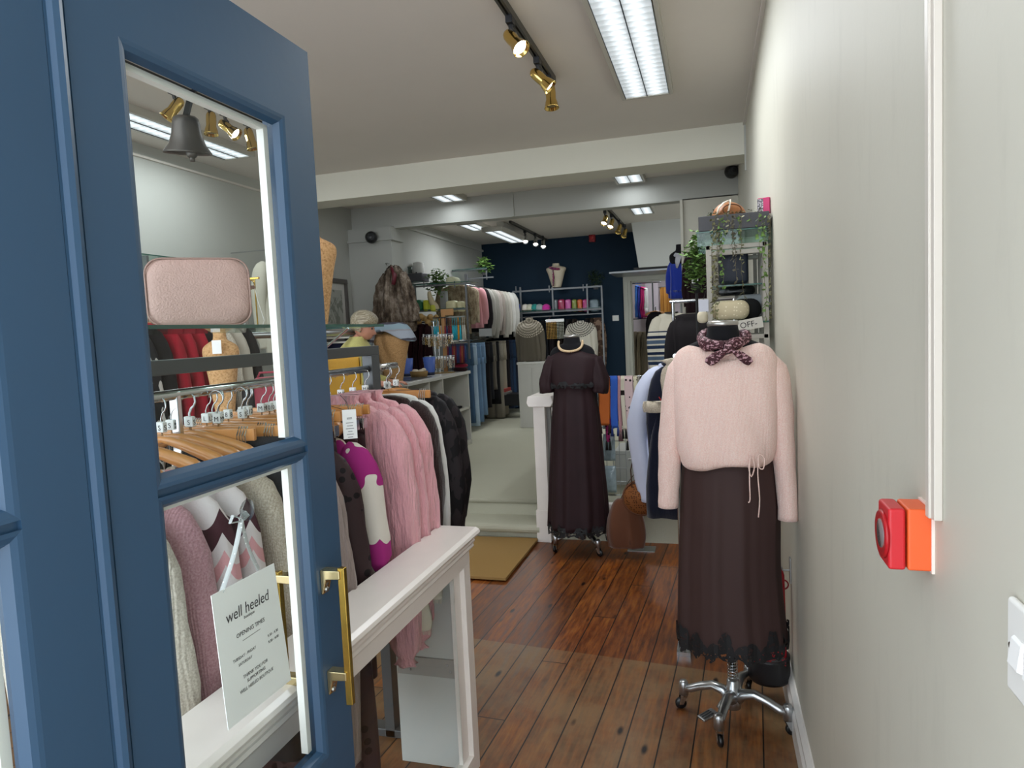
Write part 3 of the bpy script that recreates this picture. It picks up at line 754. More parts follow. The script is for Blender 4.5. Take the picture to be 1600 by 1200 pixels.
# hangers on the near rail
def hangers(y, kind, ch, label, x=RX):
    r = thing('wooden_hanger' if kind == 'w' else 'clip_hanger', label, 'hanger', (x, y, GZ), random.uniform(-.12, .12), 'hangers on the near rail')
    (wood_hanger_parts if kind == 'w' else clip_hanger_parts)(r)
    if ch: sizer(r, ch)
    return r
KN_ROSE = knit('c39aa0', 'a87c84'); KN_OAT = knit('cdc3b2', 'a89c8a'); KN_CREAM = knit('d9d3c6', 'b9b1a2')
STRIPE = banded([(0, 'e4dcdc'), (.3, 'e2a8ac'), (.46, 'e4dcdc'), (.66, '4a2631'), (.94, 'e4dcdc')], .175, offs=.02, wob=.03, scallop=.04, sfreq=34)
ANIMAL = spotted('57524e', '17171a', 13, .5, .7, (1, 1, .55), noise=True, extra=('8a8580', .63))
TAUPE = None
SHEER = spotted('3c2d2f', '171014', 26, .28, .5)
MAG = spotted('ded8ce', 'a4307c', 6.5, .49, .95, (1, 1, .8), noise=True)
def crinkle(col, dark=.8, sc=26):
    t = NT('m_crinkle%d' % len(MC)); n = t.noise(t.coord((1, 1, .16)), sc*2.2, 4, .6); n2 = t.noise(t.coord((1, 1, .3)), sc*.8, 3)
    c = lin(col); t.base(t.mix(t.math('ADD', t.math('MULTIPLY', n, .6), t.math('MULTIPLY', n2, .4)), tuple(x*dark for x in c[:3])+(1,), tuple(min(1, x*1.12) for x in c[:3])+(1,)))
    t.b.inputs['Roughness'].default_value = .7; t.b.inputs['Sheen Weight'].default_value = .3; t.bump(t.math('ADD', n, n2), 1.0, .02); MC['cr%d' % len(MC)] = t.m; return t.m
PINK = crinkle('f3b3bc', .82)
BROWN = cloth('3a272a', var=.15); BLACKC = cloth('1d1a1c'); BROWNK = knit('3f3130', '2a2020')
SWIRL = spotted('2b2629', '141216', 26, .5, .6, (1, 1, .5), noise=True)
TAUPE = crinkle('9a8983', .7, 16); TAUPE.node_tree.nodes['Principled BSDF'].inputs['Roughness'].default_value = .42
WHITEC = cloth('dcdcda', var=.05); CREAMC = cloth('d8d0c0')
def tagcard(x, y, z, h=.075, w=.034, rz=0):
    c = MB().cbox((x, y, z-h/2), w, .001, h, rz=rz); return c
items = [
 (1.000, KN_CREAM, 'knitted_jumper', 'cream knitted jumper at the left end of the near rail', dict(L=.62, sl=.66, sr=.055, seed=1), 'M'),
 (1.085, KN_ROSE, 'knitted_jumper', 'dusky rose knitted jumper beside the striped one, seen through the door', dict(L=.62, sl=.60, sr=.055, seed=2), 'L'),
 (1.170, STRIPE, 'striped_jumper', 'white jumper with pink and burgundy stripes seen through the door', dict(L=.6, sl=.57, sr=.05, amp=.016, folds=7, seed=3, puff=.1), 'L'),
 (1.260, STRIPE, 'striped_jumper', 'second striped jumper, tucked behind the first on its right', dict(L=.6, sl=.5, sr=.045, amp=.014, folds=7, seed=9), 'S'),
 (1.350, KN_OAT, 'knitted_jumper', 'oatmeal knitted jumper behind the suction hook', dict(L=.6, sl=.62, sr=.06, seed=4), 'S'),
 (1.450, ANIMAL, 'patterned_blouse', 'black and grey animal print blouse at the right of the lower pane', dict(L=.66, sl=.7, sr=.05, seed=5), 'S'),
 (1.560, TAUPE, 'satin_blouse', 'taupe satin blouse right of the door handle', dict(L=.7, sl=.9, sr=.05, seed=6, cuff='gather', amp=.012, folds=6), '12'),
 (1.655, SHEER, 'spotted_dress', 'sheer brown polka dot dress right of the taupe blouse', dict(L=.98, sl=.66, sr=.045, seed=7, hw=.22), '10'),
 (1.760, MAG, 'patterned_cardigan', 'cream cardigan with large magenta flowers', dict(L=.56, sl=.44, sr=.06, seed=8), 'M'),
 (1.960, PINK, 'pink_blouse', 'pink crinkled blouse, front one of three', dict(L=.62, sl=.86, sr=.052, seed=1, folds=8, amp=.012, cuff='gather', puff=.12, high=.02), 'S'),
 (2.045, PINK, 'pink_blouse', 'pink crinkled blouse, middle one of three', dict(L=.62, sl=.84, sr=.052, seed=4, folds=8, amp=.012, cuff='gather', puff=.12, high=.02), 'M'),
 (2.125, PINK, 'pink_blouse', 'pink crinkled blouse, rear one with the ruffled collar showing', dict(L=.62, sl=.82, sr=.052, seed=6, folds=8, amp=.012, cuff='gather', puff=.12, high=.025), 'L'),
 (2.215, BROWNK, 'dark_cardigan', 'dark brown cardigan behind the pink blouses', dict(L=.58, sl=.55, sr=.055, seed=2), 'M'),
 (2.285, WHITEC, 'white_shirt', 'white shirt between the dark cardigan and the black patterned blouse', dict(L=.62, sl=.6, sr=.045, seed=3), 'L'),
 (2.385, SWIRL, 'patterned_blouse', 'black swirl patterned blouse nearest the steps', dict(L=.62, sl=.58, sr=.055, seed=5, folds=7, amp=.012), 'M'),
 (2.465, SWIRL, 'patterned_blouse', 'last black swirl patterned blouse at the end of the rail', dict(L=.6, sl=.56, sr=.055, seed=7, folds=7, amp=.012), 'S')]
for i, (y, m, nm, lab, kw, ch) in enumerate(items):
    kw.setdefault('sw', .165); kw.setdefault('hw', .175)
    rz = 0
    parts = []
    if i == 9: parts = []
    o = make(top_mesh(**kw), nm, lab, nm.split('_')[-1], m, (RX+(.03 if y < 1.5 else .055), y, GZ-(.085 if y < 1.9 else .012)), rz, None, parts)
    hangers(y, 'w', ch, 'wooden hanger of the '+' '.join(lab.replace(' with the ruffled collar showing', '').replace(' one of three', '').split()[:12]))
    if nm == 'pink_blouse':
        c = MB(); torso(c, [(-.01, .055, .03, .3), (.01, .05, .028, .6), (.028, .056, .034, 1.6)], folds=9, amp=.006, seed=i); k = c.build('ruffled_collar', PINK, o, smooth=True)
    if nm == 'spotted_dress':
        k = MB()
        for q in range(7): k.ball((.085, -.035, -.12-.1*q), .009, n=10, m=6)
        k.build('covered_buttons', mat('1a1316', .5), o, smooth=True)['label'] = 'row of dark buttons'
    if nm == 'patterned_cardigan':
        k = MB()
        for q in range(3): k.ball((.13-.01*q, -.036, -.1-.09*q), .009, n=10, m=6)
        k.build('buttons', mat('231a24', .5), o, smooth=True)
# frayed cream cuffs that hang below the rail behind the glass
for x, y, z, w_ in ((-.965, 2.03, .535, .05), (-.925, 2.085, .62, .032)):
    mb = MB(); sleeve(mb, interp([(x, y, min(z+.3, .775), .02, .3), (x, y, z+.05, w_, .5), (x, y, z, w_*1.02, .2)], 3), seed=2, ey=.5)
    o = mb.build('hanging_cuff', CREAMC, smooth=True); tag(o, 'cream linen sleeve end with a frayed hem, %s behind the screen glass' % ('lower left one' if y < 2.05 else 'upper right one'), 'sleeve')
    f = MB()
    for k in range(22):
        a = -1+2*k/21; f.tube([(x+w_*a, y-.012*(1-a*a), z+.004), (x+w_*a+random.uniform(-.002, .002), y-.012, z-.014)], .0012, 4)
    f.build('frayed_hem', CREAMC, o)
# trousers and skirts on clip hangers behind the blouses
for i, (y, m, L) in enumerate(((1.408, cloth('25262a'), .8), (1.50, cloth('2a2b30'), .8), (1.692, BROWN, .9), (1.812, BROWN, .8), (1.86, BROWN, .8), (2.335, BROWN, .7))):
    o = make(leg_mesh(L=L, w=.15, seed=i), 'trousers', ['black trousers with AC printed on the waist, seen through the door', 'plain black trousers behind the animal print blouse', 'dark brown trousers behind the spotted dress', 'brown trousers with a white price tag', 'second brown trousers just behind the price tag', 'dark brown trousers with a gathered waist near the rail end'][i], 'trousers', m, (RX+(.07 if i == 0 else .03), y, GZ-(.03 if i == 0 else .06)), 0)
    hangers(y, 'c', ('M', 'S', '10', '12', 'L', '8')[i], 'clip hanger holding the '+' '.join(o['label'].split()[:12]), x=RX+.03)
    if i == 0: text('...AC', .026, mat('b0b0ae', .6), o, (.095, -.034, -.045), (PI/2, 0, 0))
for k in range(12):
    hangers(1.30+.046*k+.012*(k % 3), 'c' if k % 2 else 'w', ('S', 'M', 'L', 'XS', '8', '10')[k % 6], 'one of the empty size-cube hangers crowded on the near rail', x=RX-.01)
# white swing ticket on the brown trousers
q0 = PX(541, 640, -.985); tk = thing('price_ticket', 'white printed price ticket hanging from the brown trousers', 'price tag', tuple(q0+Vector((.008, 0, 0))), .55)
hT = (PX(541, 640, -.985)-PX(545, 684, -.985)).length
MB().box(-.019, -.0006, -hT-.002, .019, .0006, 0).build('card', CARD, tk)
MB().tube([(0, 0, -.004), (-.004, .004, .02), (-.02, .02, .04)], .0008, 5).build('string', BLACK, tk)
text('OSCAR', .008, mat('202022', .7), tk, (0, -.0008, -.028), (PI/2, 0, 0)) if False else None
for k, (wd, z) in enumerate(((.014, -.024), (.014, -.027), (.02, -.038), (.016, -.046), (.022, -.054), (.012, -.062), (.018, -.070), (.014, -.078))):
    if -z < hT: MB().box(-wd/2, -.0009, z, wd/2, -.0006, z+.0014).build('printed_line', mat('55565a', .8), tk)
MB().tube([(0, 0, -.004), (-.08, .05, .02)], .0008, 4).build('tag_loop', BLACK, tk)

# rounded box bag --------------------------------------------------
def rbox(mb, sx, sz, sy, r=.03, n=8, bulge=.1, M=None, k=3):
    """pillow-like rounded rectangle in x-z, thickness sy"""
    def outline(s, rr):
        pts = []
        hx, hz = sx/2*s-rr, sz/2*s-rr
        for cxs, czs, a0 in ((1, 1, 0), (-1, 1, PI/2), (-1, -1, PI), (1, -1, 1.5*PI)):
            for i in range(n+1):
                a = a0+PI/2*i/n; pts.append((cxs*hx+rr*cos(a), czs*hz+rr*sin(a)))
        return pts
    lay = [(-1.0-bulge*1.6, .35), (-1.0-bulge, .75), (-1.0, .93), (-.85, .985), (-.6, 1), (.6, 1), (.85, .985), (1.0, .93), (1+bulge, .75), (1+bulge*1.6, .35)]
    R = []
    for y, s in lay:
        R.append([(M @ Vector((p[0], y*sy/2, p[1]))) if M else Vector((p[0], y*sy/2, p[1])) for p in outline(s, r*s)])
    return mb.rings(R)
LEATHER = lambda c: mat(c, .5, var=.06, nscale=30, bump=.5, bscale=260)
p = PX(316, 511, -1.11)
bg_ = thing('camera_bag', 'dusky pink grained leather camera bag standing on the glass shelf', 'handbag', (p.x, p.y, 1.545))
dist = math.hypot(p.x, p.y); bw = 158*pxm(p)*.93; bh = 104*pxm(p)*1.0
bg_.rotation_euler.z = math.atan2(-p.x, p.y)-.0
mb = MB(); rbox(mb, bw, bh, .07, r=.045, bulge=.06); o = mb.build('bag_body', LEATHER('c09d93'), bg_, smooth=True); o.location = (0, 0, bh/2)
def piping(sx, sz, r, y):
    pts = []
    for cxs, czs, a0 in ((1, 1, 0), (-1, 1, PI/2), (-1, -1, PI), (1, -1, 1.5*PI)):
        for i in range(7):
            a = a0+PI/2*i/6; pts.append((cxs*(sx/2-r)+r*cos(a), y, czs*(sz/2-r)+r*sin(a)))
    return pts+[pts[0]]
for y in (-.033, .033): MB().tube(piping(bw*.985, bh*.98, .034, y), .0022, 6).build('piping', LEATHER('a38278'), bg_, smooth=True).location = (0, 0, bh/2)
MB().tube(piping(bw*1.002, bh*1.003, .035, 0)[4:18], .003, 6).build('zip', mat('9c7f74', .4, .3), bg_, smooth=True).location = (0, 0, bh/2)
MB().tube([(bw/2+.012*cos(a*PI/4), 0, bh*.62+.012*sin(a*PI/4)) for a in range(9)], .002, 6).build('ring', GOLD, bg_, smooth=True)
MB().box(bw/2-.002, -.008, bh*.55, bw/2+.012, .008, bh*.6).build('strap_tab', LEATHER('a38278'), bg_, bevel=.002)
# small brass T stand and tag string at the bag's right
p = PX(403, 511, -1.2)
ts = thing('jewellery_stand', 'small brass T-bar jewellery stand with a white string beside the pink bag', 'stand', (p.x, p.y, 1.545))
s_ = (p-CAM).length/FPX
MB().tube([(0, 0, .004), (0, 0, 72*s_)], .002, 8).build('stem', BRASS, ts)
MB().box(-12*s_, -.003, 70*s_, 8*s_, .003, 73*s_).build('cross_bar', BRASS, ts, bevel=.001)
MB().lathe([(.012, 0), (.011, .004), (.001, .005)], n=16).build('foot', BRASS, ts)
MB().tube([(.0, -.003, 62*s_), (.008*1, -.004, 40*s_), (.025, -.004, 10*s_), (.018, -.004, .004), (.0, -.004, .004)], .001, 5).build('string', WHITE, ts)

# ================================================================= BUSTS
def cork_bust(name, label, loc, w, h, rz=0, m=None, d=.45, dress=None, base=True):
    r = thing(name, label, 'bust', loc, rz)
    mb = MB(); P = [(0, .22*w, .2*w, 0), (.08*h, .25*w, .21*w, 0), (.35*h, .34*w, .26*w, 0), (.6*h, .43*w, .3*w, 0), (.74*h, .5*w, .29*w, 0), (.82*h, .47*w, .24*w, 0), (.87*h, .3*w, .18*w, 0), (.9*h, .19*w, .15*w, 0), (1.0*h, .17*w, .14*w, 0)]
    torso(mb, interp(P, 3), n=32, amp=0, e=.9); mb.build('form', m or CORK, r, smooth=True); return r
p = PX(508, 508, -1.1)
cb = cork_bust('cork_bust', 'cork necklace bust on the glass shelf, half hidden by the blue door', (p.x-.012, p.y-.03, 1.545), .15, .285, .9)

# ================================================================= MANNEQUINS
ALU = mat('b9bcbe', .28, .95, var=.12, nscale=25)
def stand_base(parent, feet, hub, pole_top, pedal=None, spring=True):
    """four-legged cast base on castors; everything in world metres, hub = (x, y)"""
    O = Vector(parent.location); hx, hy = hub
    def P(mb, name, m, smooth=True, bevel=0):
        o = mb.build(name, m, parent, smooth=smooth, bevel=bevel); o.location = -O; return o
    P(MB().lathe([(.012, .05), (.028, .06), (.031, .09), (.025, .12), (.022, .165), (.016, .17), (.001, .171)], c=(hx, hy, 0), n=20), 'hub', ALU)
    mb = MB().tube([(hx, hy, .2), (hx, hy, pole_top)], .0125, 14)
    P(mb, 'pole', CHROME)
    if spring:
        pts = []
        for i in range(12*12+1):
            a = 2*PI*i/12; pts.append((hx+.0175*cos(a), hy+.0175*sin(a),   .172+.0115*i/12))
        P(MB().tube(pts, .0022, 5), 'spring', CHROME)
    for fx, fy in feet:
        d = Vector((fx-hx, fy-hy, 0)); L = d.length; d.normalize()
        pts = [(hx+d.x*L*t, hy+d.y*L*t, z) for t, z in ((.04, .085), (.2, .118), (.4, .125), (.65, .108), (.85, .088), (1, .086))]
        leg = P(MB().tube(pts, [.024, .022, .019, .0175, .017, .017], 10, ry=.9), 'leg', ALU)
        sk = MB().lathe([(.001, .114), (.014, .112), (.018, .105), (.0185, .058), (.010, .054)], c=(fx, fy, 0), n=16)
        s = sk.build('caster_socket', ALU, leg, smooth=True)
        wz = MB(); ang = math.atan2(d.y, d.x)+.6; Mw = Matrix.Translation((fx+.012*cos(ang), fy+.012*sin(ang), .022)) @ Matrix.Rotation(ang, 4, 'Z') @ Matrix.Rotation(PI/2, 4, 'X')
        prof = [(.0001, -.008), (.019, -.008), (.0218, -.005), (.0218, .005), (.019, .008), (.0001, .008)]
        R = []
        for r, z in prof: R.append([Mw @ Vector((r*cos(2*PI*j/20), r*sin(2*PI*j/20), z)) for j in range(20)])
        wz.rings(R); wz.build('caster_wheel', BLACKG, leg, smooth=True)
        fk = MB()
        for q in (-.0115, .0115):
            c = Vector((fx, fy, 0))+Vector((-sin(ang), cos(ang), 0))*q
            fk.add([c+Vector((-.014*cos(ang), -.014*sin(ang), .056)), c+Vector((.014*cos(ang), .014*sin(ang), .056)), c+Vector((.02*cos(ang), .02*sin(ang), .02)), c+Vector((.004*cos(ang), .004*sin(ang), .02))], [(0, 1, 2, 3)])
        f = fk.build('caster_fork', CHROME, leg, solid=.002)
    if pedal:
        px_, py_ = pedal; d = Vector((px_-hx, py_-hy, 0)); L = d.length; d.normalize(); n = Vector((-d.y, d.x, 0))
        P(MB().tube([(hx+d.x*L*t, hy+d.y*L*t, z) for t, z in ((.1, .1), (.35, .1), (.6, .075))], [.012, .011, .009], 8), 'pedal_arm', ALU)
        c = Vector((px_, py_, .062)); M = Matrix.Translation(c) @ Matrix.Rotation(math.atan2(d.y, d.x), 4, 'Z') @ Matrix.Rotation(.2, 4, 'Y')
        P(MB().box(-.034, -.02, -.005, .034, .02, .005, M), 'pedal', ALU, True, .004)
        for k in (-1, 0, 1): P(MB().box(-.018, k*.0115-.003, .0045, .026, k*.0115+.003, .0062, M), 'pedal_slot', mat('2a2b2d', .6), False)
VELVET = mat('141418', .85, sheen=.05, var=.2, spec=.2)
def dress_form(name, label, x, y, cap_z, feet, pedal, pole_top, s=1.0, hub=None):
    r = thing(name, label, 'mannequin', (x, y, 0), 0, None)
    mb = MB(); z0 = cap_z
    P = [(z0-.60, .07, .035, 0), (z0-.53, .09, .045, 0), (z0-.45, .11, .06, 0), (z0-.34, .10, .07, 0), (z0-.26, .12, .075, 0), (z0-.2, .13, .078, 0), (z0-.13, .15, .062, 0), (z0-.085, .13, .058, 0), (z0-.062, .085, .055, 0), (z0-.05, .058, .052, 0), (z0-.012, .05, .05, 0)]
    P = [(a, b*s, c*s, d) for a, b, c, d in P]
    torso(mb, interp(P, 3), n=36, amp=0, e=.92); mb.build('bust_form', VELVET, r, smooth=True)
    MB().lathe([(.001, z0-.014), (.050, z0-.014), (.053, z0-.01), (.053, z0-.001), (.049, z0+.004), (.001, z0+.006)], n=32).build('neck_cap', mat('b4b2ae', .3, .85, var=.1, nscale=40), r, smooth=True)
    stand_base(r, feet, hub or (x, y), pole_top, pedal); return r
# --- pink jumper mannequin
MX, MY = .034, 2.50
ft = [PZ(1069, 1106, 0), PZ(1124, 1163, 0), PZ(1232, 1148, 0), PZ(1170, 1080, 0)]
hubp = PY(1145, 1100, 2.60); HX, HY = PY(1145, 1060, 2.58).x, 2.60
pf = PZ(1106, 1118, .06)
dress_form('dress_form', 'dress form with grey neck cap wearing the pale pink jumper by the right wall', MX, MY, PY(1128, 505, MY).z+.004,
           [(f.x, f.y) for f in ft], (pf.x, pf.y), .9, hub=(HX, HY))
PKM = knit('f3dcd3', 'eac5ba', 1.1)
def J(px, py, y): p = PY(px, py, y); return p
SW = MB(); C0 = J(1140, 600, MY)
def prof_px(rows, ybase, cx_shift=0):
    out = []
    for py, xl, xr, ht, fa in rows:
        a, b = PY(xl, py, ybase), PY(xr, py, ybase)
        out.append(((a.z+b.z)/2, (b.x-a.x)/2, ht, fa, (a.x+b.x)/2))
    return out
rows = [(533, 1088, 1172, .062, 0), (536, 1080, 1180, .066, 0), (541, 1066, 1196, .078, 0), (550, 1056, 1208, .086, .1), (566, 1050, 1215, .096, .2), (600, 1049, 1217, .108, .4), (650, 1052, 1216, .118, .7), (690, 1056, 1214, .125, 1), (712, 1062, 1210, .125, 1.1), (722, 1066, 1204, .118, 1.2), (727, 1072, 1196, .105, 1.2)]
def hem(x, y):   # drawstring hem: lower at both hips, drawn up in the middle
    return .055*math.exp(-((x+.01-.02)**2)/.006)-.008+(.0)
P = prof_px(rows, MY)
P = interp(P, 3)
# body with a puckered hem
R = []; n = 60
for qi, q in enumerate(P):
    z, hw, ht, fa, dx = q; ring = []
    for j in range(n):
        a = 2*PI*j/n; c, s = cos(a), sin(a)
        x = hw*math.copysign(abs(c)**.8, c); y = ht*math.copysign(abs(s)**.8, s)
        y += .006*fa*(sin(x*38+z*9)+.5*sin(x*71+2+z*20))
        t = max(0, (1.03-z)/.09) if z < 1.03 else 0
        fr_ = max(0, -s)*max(0, min(1, (z-1.375)/.03))*max(0, 1-abs(x)/.125)
        zz = z-.05*fr_+min(t, 1)*(.058*math.exp(-((x-.03)**2)/.005) - .012+.03*max(0, x-.05)/.1)
        ring.append((x+dx, y+MY, zz))
    R.append(ring)
SW.rings(R, cap=False)
for side, pts in ((-1, [(1078, 568, .043), (1061, 580, .052), (1053, 630, .051), (1048, 680, .047), (1046, 730, .042), (1045, 765, .039), (1044, 792, .038)]),
                  (1, [(1188, 568, .043), (1207, 580, .053), (1217, 630, .054), (1222, 680, .049), (1226, 730, .044), (1230, 780, .038), (1231, 812, .036)])):
    pp = []
    for px, py, r in pts:
        t = PY(px, py, MY-.0); pp.append((t.x, MY-.0, t.z, r, .5))
    sleeve(SW, interp(pp, 3), n=20, folds=2, seed=side*2, ex=.88, ey=.95)
o = SW.build('pink_jumper', PKM, smooth=True, loc=(0, 0, 0)); o.modifiers.new('t', 'SOLIDIFY').thickness = .003
tag(o, 'pale pink knitted jumper with drawstring hem on the front dress form', 'jumper')
# neckline opening filled by the dark form; ribbed neck edge
k = MB(); P0 = prof_px([(534, 1088, 1172, .066, 0)], MY)[0]
k.tube([(P0[4]+P0[1]*1.0*cos(a*PI/18), MY+.068*sin(a*PI/18), P0[0]-.05*max(0, -sin(a*PI/18))*max(0, 1-abs(P0[1]*cos(a*PI/18))/.125)) for a in range(37)], .004, 6); k.build('neck_rib', PKM, o, smooth=True)
yF = MY-.135
for pts in ([(1172, 712), (1170, 730), (1174, 745), (1179, 728), (1173, 713), (1171, 745), (1172, 780), (1169, 785)], [(1184, 712), (1186, 730), (1193, 732), (1194, 716), (1186, 711), (1184, 740), (1187, 780), (1185, 808)]):
    q = [PY(a, b, yF) for a, b in pts]
    MB().tube(interp([tuple(v) for v in q], 3), .0042, 6, ry=.5).build('drawstring', PKM, o, smooth=True)
# satin midi skirt with lace hem
SKM = mat('3f2d2b', .62, var=.1, nscale=3, bump=.05, bscale=400, spec=.25)
SK = MB(); SY = 2.53
rows = [(668, 1092, 1188, .088, 0), (700, 1074, 1204, .108, .1), (730, 1066, 1212, .105, .4), (800, 1064, 1217, .115, .8), (880, 1062, 1217, .125, 1), (950, 1061, 1223, .132, 1), (996, 1060, 1229, .136, 1)]
P = interp(prof_px(rows, SY), 6); R = []; n = 90
def skring(q, dz=None):
    z, hw, ht, fa, dx = q; ring = []
    for j in range(n):
        a = 2*PI*j/n; c, s = cos(a), sin(a)
        f = 1+fa*(.035*sin(9*a+.6)+.02*sin(14*a+2)+.012*sin(23*a))
        ring.append((dx+hw*f*c, SY+ht*f*1.0*s, z+(dz[j] if dz else 0)))
    return ring
for q in P: R.append(skring(q))
SK.rings(R, cap=False)
o = SK.build('midi_skirt', SKM, smooth=True); tag(o, 'dark brown satin midi skirt with black lace hem on the front dress form', 'skirt')
sp_m = MB()
q1 = P[-1]
random.seed(3)
dz0 = [.028+.016*sin(j*.9)+random.uniform(-.006, .014)+(.03 if j % 13 < 3 else 0) for j in range(n)]
dz1 = [-.028+.010*sin(j*1.3)+random.uniform(-.01, .008) for j in range(n)]
def off(r, k): return [((p[0]-q1[4])*k+q1[4], (p[1]-SY)*k+SY, p[2]) for p in r]
lm = MB(); lm.rings([off(skring(q1, dz0), 1.012), off(skring(q1), 1.016), off(skring(q1, dz1), 1.0)], cap=False)
def lace():
    t = NT('m_lace'); v = t.coord(); d = t.voro(v, 130)
    t.base(lin('0e0e12')); t.b.inputs['Roughness'].default_value = .7
    h = t.math('GREATER_THAN', t.noise(v, 75, 2), .60)
    t.l(t.math('SUBTRACT', 1, h), t.b.inputs['Alpha']); return t.m
lm.build('lace_trim', lace(), o)['label'] = 'black scalloped lace trim'
# neckerchief
SCF = spotted('42242a', 'b8929a', 95, .56, .6, (1, 1, 1.6), noise=True, extra=('6b3a44', .62))
nk = MB(); c = PY(1130, 538, MY); pts = []; rr = []
for i in range(33):
    a = 2*PI*i/32-PI/2
    pts.append((c.x+.072*cos(a), MY-.008+.078*sin(a), c.z+.02+.022*sin(a)+.003*sin(6*a))); rr.append(.019+.004*sin(5*a+1))
nk.tube(pts, rr, 12, cap=False)
kx, ky, kz = c.x+.018, MY-.112, c.z-.010
nk.ball((kx, ky, kz), .017, .015, .019)
for ex, ez, w0 in ((-.078, -.036, .019), (.070, -.040, .019)):
    R = []
    for i in range(11):
        t = i/10; cx = kx+ex*t; cz = kz+ez*t-.010*sin(t*PI); wdt = .006+w0*sin(PI*min(t*.7+.04, 1))*(1 if t < .75 else 1-(t-.75)*3.7)
        ring = []
        for j in range(10):
            a = 2*PI*j/10; sg_ = 1 if ex > 0 else -1; dx_, dz_ = -ez*sg_*.6, abs(ex)*1.0; nn = math.hypot(dx_, dz_)
            ring.append((cx+wdt*dx_/nn*sin(a)*-1, ky-.012-.007*cos(a)-.006*sin(t*6), cz+wdt*dz_/nn*sin(a)))
        R.append(ring)
    nk.rings(R)
o = nk.build('neckerchief', SCF, smooth=True); tag(o, 'brown and pink paisley neckerchief knotted round the front dress form', 'scarf')

# --- long brown dress mannequin by the steps
DX, DY = PY(893, 522, 4.45).x, 4.45
ft = [PZ(869, 862, 0), PZ(935, 869, 0), PZ(949, 846, 0), PZ(889, 842, 0)]
hb = (sum(f.x for f in ft)/4, sum(f.y for f in ft)/4)
dress_form('dress_form', 'dress form wearing the long dark brown lace dress beside the white newel post', DX, DY, PY(892, 524, DY).z, [(f.x, f.y) for f in ft], None, .9, hub=hb)
LDM = mat('2a191d', .65, var=.3, nscale=9, spec=.25)
DR = MB(); SYD = DY
rows = [(548, 872, 915, .075, 0), (552, 864, 924, .085, 0), (560, 858, 936, .1, 0), (580, 858, 938, .115, .2), (600, 861, 935, .12, .4), (612, 866, 930, .11, .4), (650, 864, 936, .13, .8), (720, 862, 942, .15, 1), (780, 860, 948, .165, 1.1), (821, 859, 950, .175, 1.2)]
P = interp(prof_px(rows, DY), 4); R = []
for z, hw, ht, fa, dx in P:
    R.append([(dx+hw*(1+fa*(.04*sin(10*a)+.025*sin(17*a+1)))*cos(a), DY+ht*(1+fa*(.05*sin(10*a)+.02*sin(17*a+1)))*sin(a), z) for a in [2*PI*j/80 for j in range(80)]])
DR.rings(R, cap=False)
for sd, pts in ((-1, [(866, 558, .045), (860, 580, .06), (857, 600, .065), (858, 613, .06)]), (1, [(929, 558, .045), (934, 580, .06), (937, 600, .065), (935, 612, .06)])):
    sleeve(DR, interp([(PY(a, b, DY).x, DY-.01, PY(a, b, DY).z, r, .8) for a, b, r in pts], 3), n=24, folds=6, seed=sd, ex=.9, ey=1)
o = DR.build('long_dress', LDM, smooth=True); o.modifiers.new('t', 'SOLIDIFY').thickness = .003
tag(o, 'long dark brown dress with lace bodice and hem on the dress form by the steps', 'dress')
def ruffle(zc, rx, ry, cx, h, seed):
    random.seed(seed); m_ = 60; rr = []
    for dz, k in ((h, 1.0), (0, 1.04), (-h, 1.03)):
        rr.append([(cx+rx*k*(1+.05*sin(9*2*PI*j/m_))*cos(2*PI*j/m_), DY+ry*k*(1+.05*sin(9*2*PI*j/m_))*sin(2*PI*j/m_), zc+dz+(random.uniform(-.012, .012) if dz else 0)) for j in range(m_)])
    return MB().rings(rr, cap=False)
e = P[-1]; LACE2 = lace()
ruffle(e[0]+.0, e[1], e[2], e[4], .032, 5).build('lace_hem', LACE2, o)
b_ = [q for q in P if abs(q[0]-PY(893, 606, DY).z) < .03][0]
ruffle(b_[0], b_[1]*1.0, b_[2]*1.02, b_[4], .018, 6).build('lace_band', LACE2, o)
# V opening of the bodice shows the black form: necklace of pale beads
nkl = thing('bead_necklace', 'pale gold bead necklace on the dark dress form', 'necklace', (DX, DY, 0))
for a in range(25):
    t = -1+2*a/24; x = .068*sin(t*PI*.55)/sin(PI*.55)*1.15; z = PY(893, 549, DY-.1).z+.062*abs(t)**2.2; y = -.095+.05*abs(t)
    mbq = MB().ball((x, y, z), .0085, n=10, m=8); mbq.build('bead', mat('d8bd97', .35, var=.1), nkl, smooth=True)

# ================================================================= HELPERS FOR THE STOCK
def pl(px, py, plane, v): return {'x': PX, 'y': PY, 'z': PZ}[plane](px, py, v)
def rb(name, label, cat, x0, y0, x1, y1, Y, d, m, group=None, rz=0, r=.25, bulge=.1, real=True):
    """rounded soft box (bag, pouch, hat box) filling a picture rectangle at depth Y"""
    c = PY((x0+x1)/2, y1, Y); s = pxm(c); w_, h_ = (x1-x0)*s, (y1-y0)*s
    mb = MB(); rbox(mb, w_, h_, d, r=min(w_, h_)*r, n=5, bulge=bulge, M=Matrix.Translation((0, 0, h_/2)))
    o = mb.build(name, m, smooth=True, loc=c, rz=rz); 
    if label: tag(o, label, cat, group)
    o['w'] = w_; o['h'] = h_; return o
def hb(name, label, cat, x0, y0, x1, y1, Y, d, m, group=None, bevel=.004):
    """hard-edged box filling a picture rectangle at depth Y (front face there)"""
    c = PY((x0+x1)/2, y1, Y); s = pxm(c); w_, h_ = (x1-x0)*s, (y1-y0)*s
    o = MB().box(-w_/2, 0, 0, w_/2, d, h_).build(name, m, bevel=bevel, loc=c)
    if label: tag(o, label, cat, group)
    return o
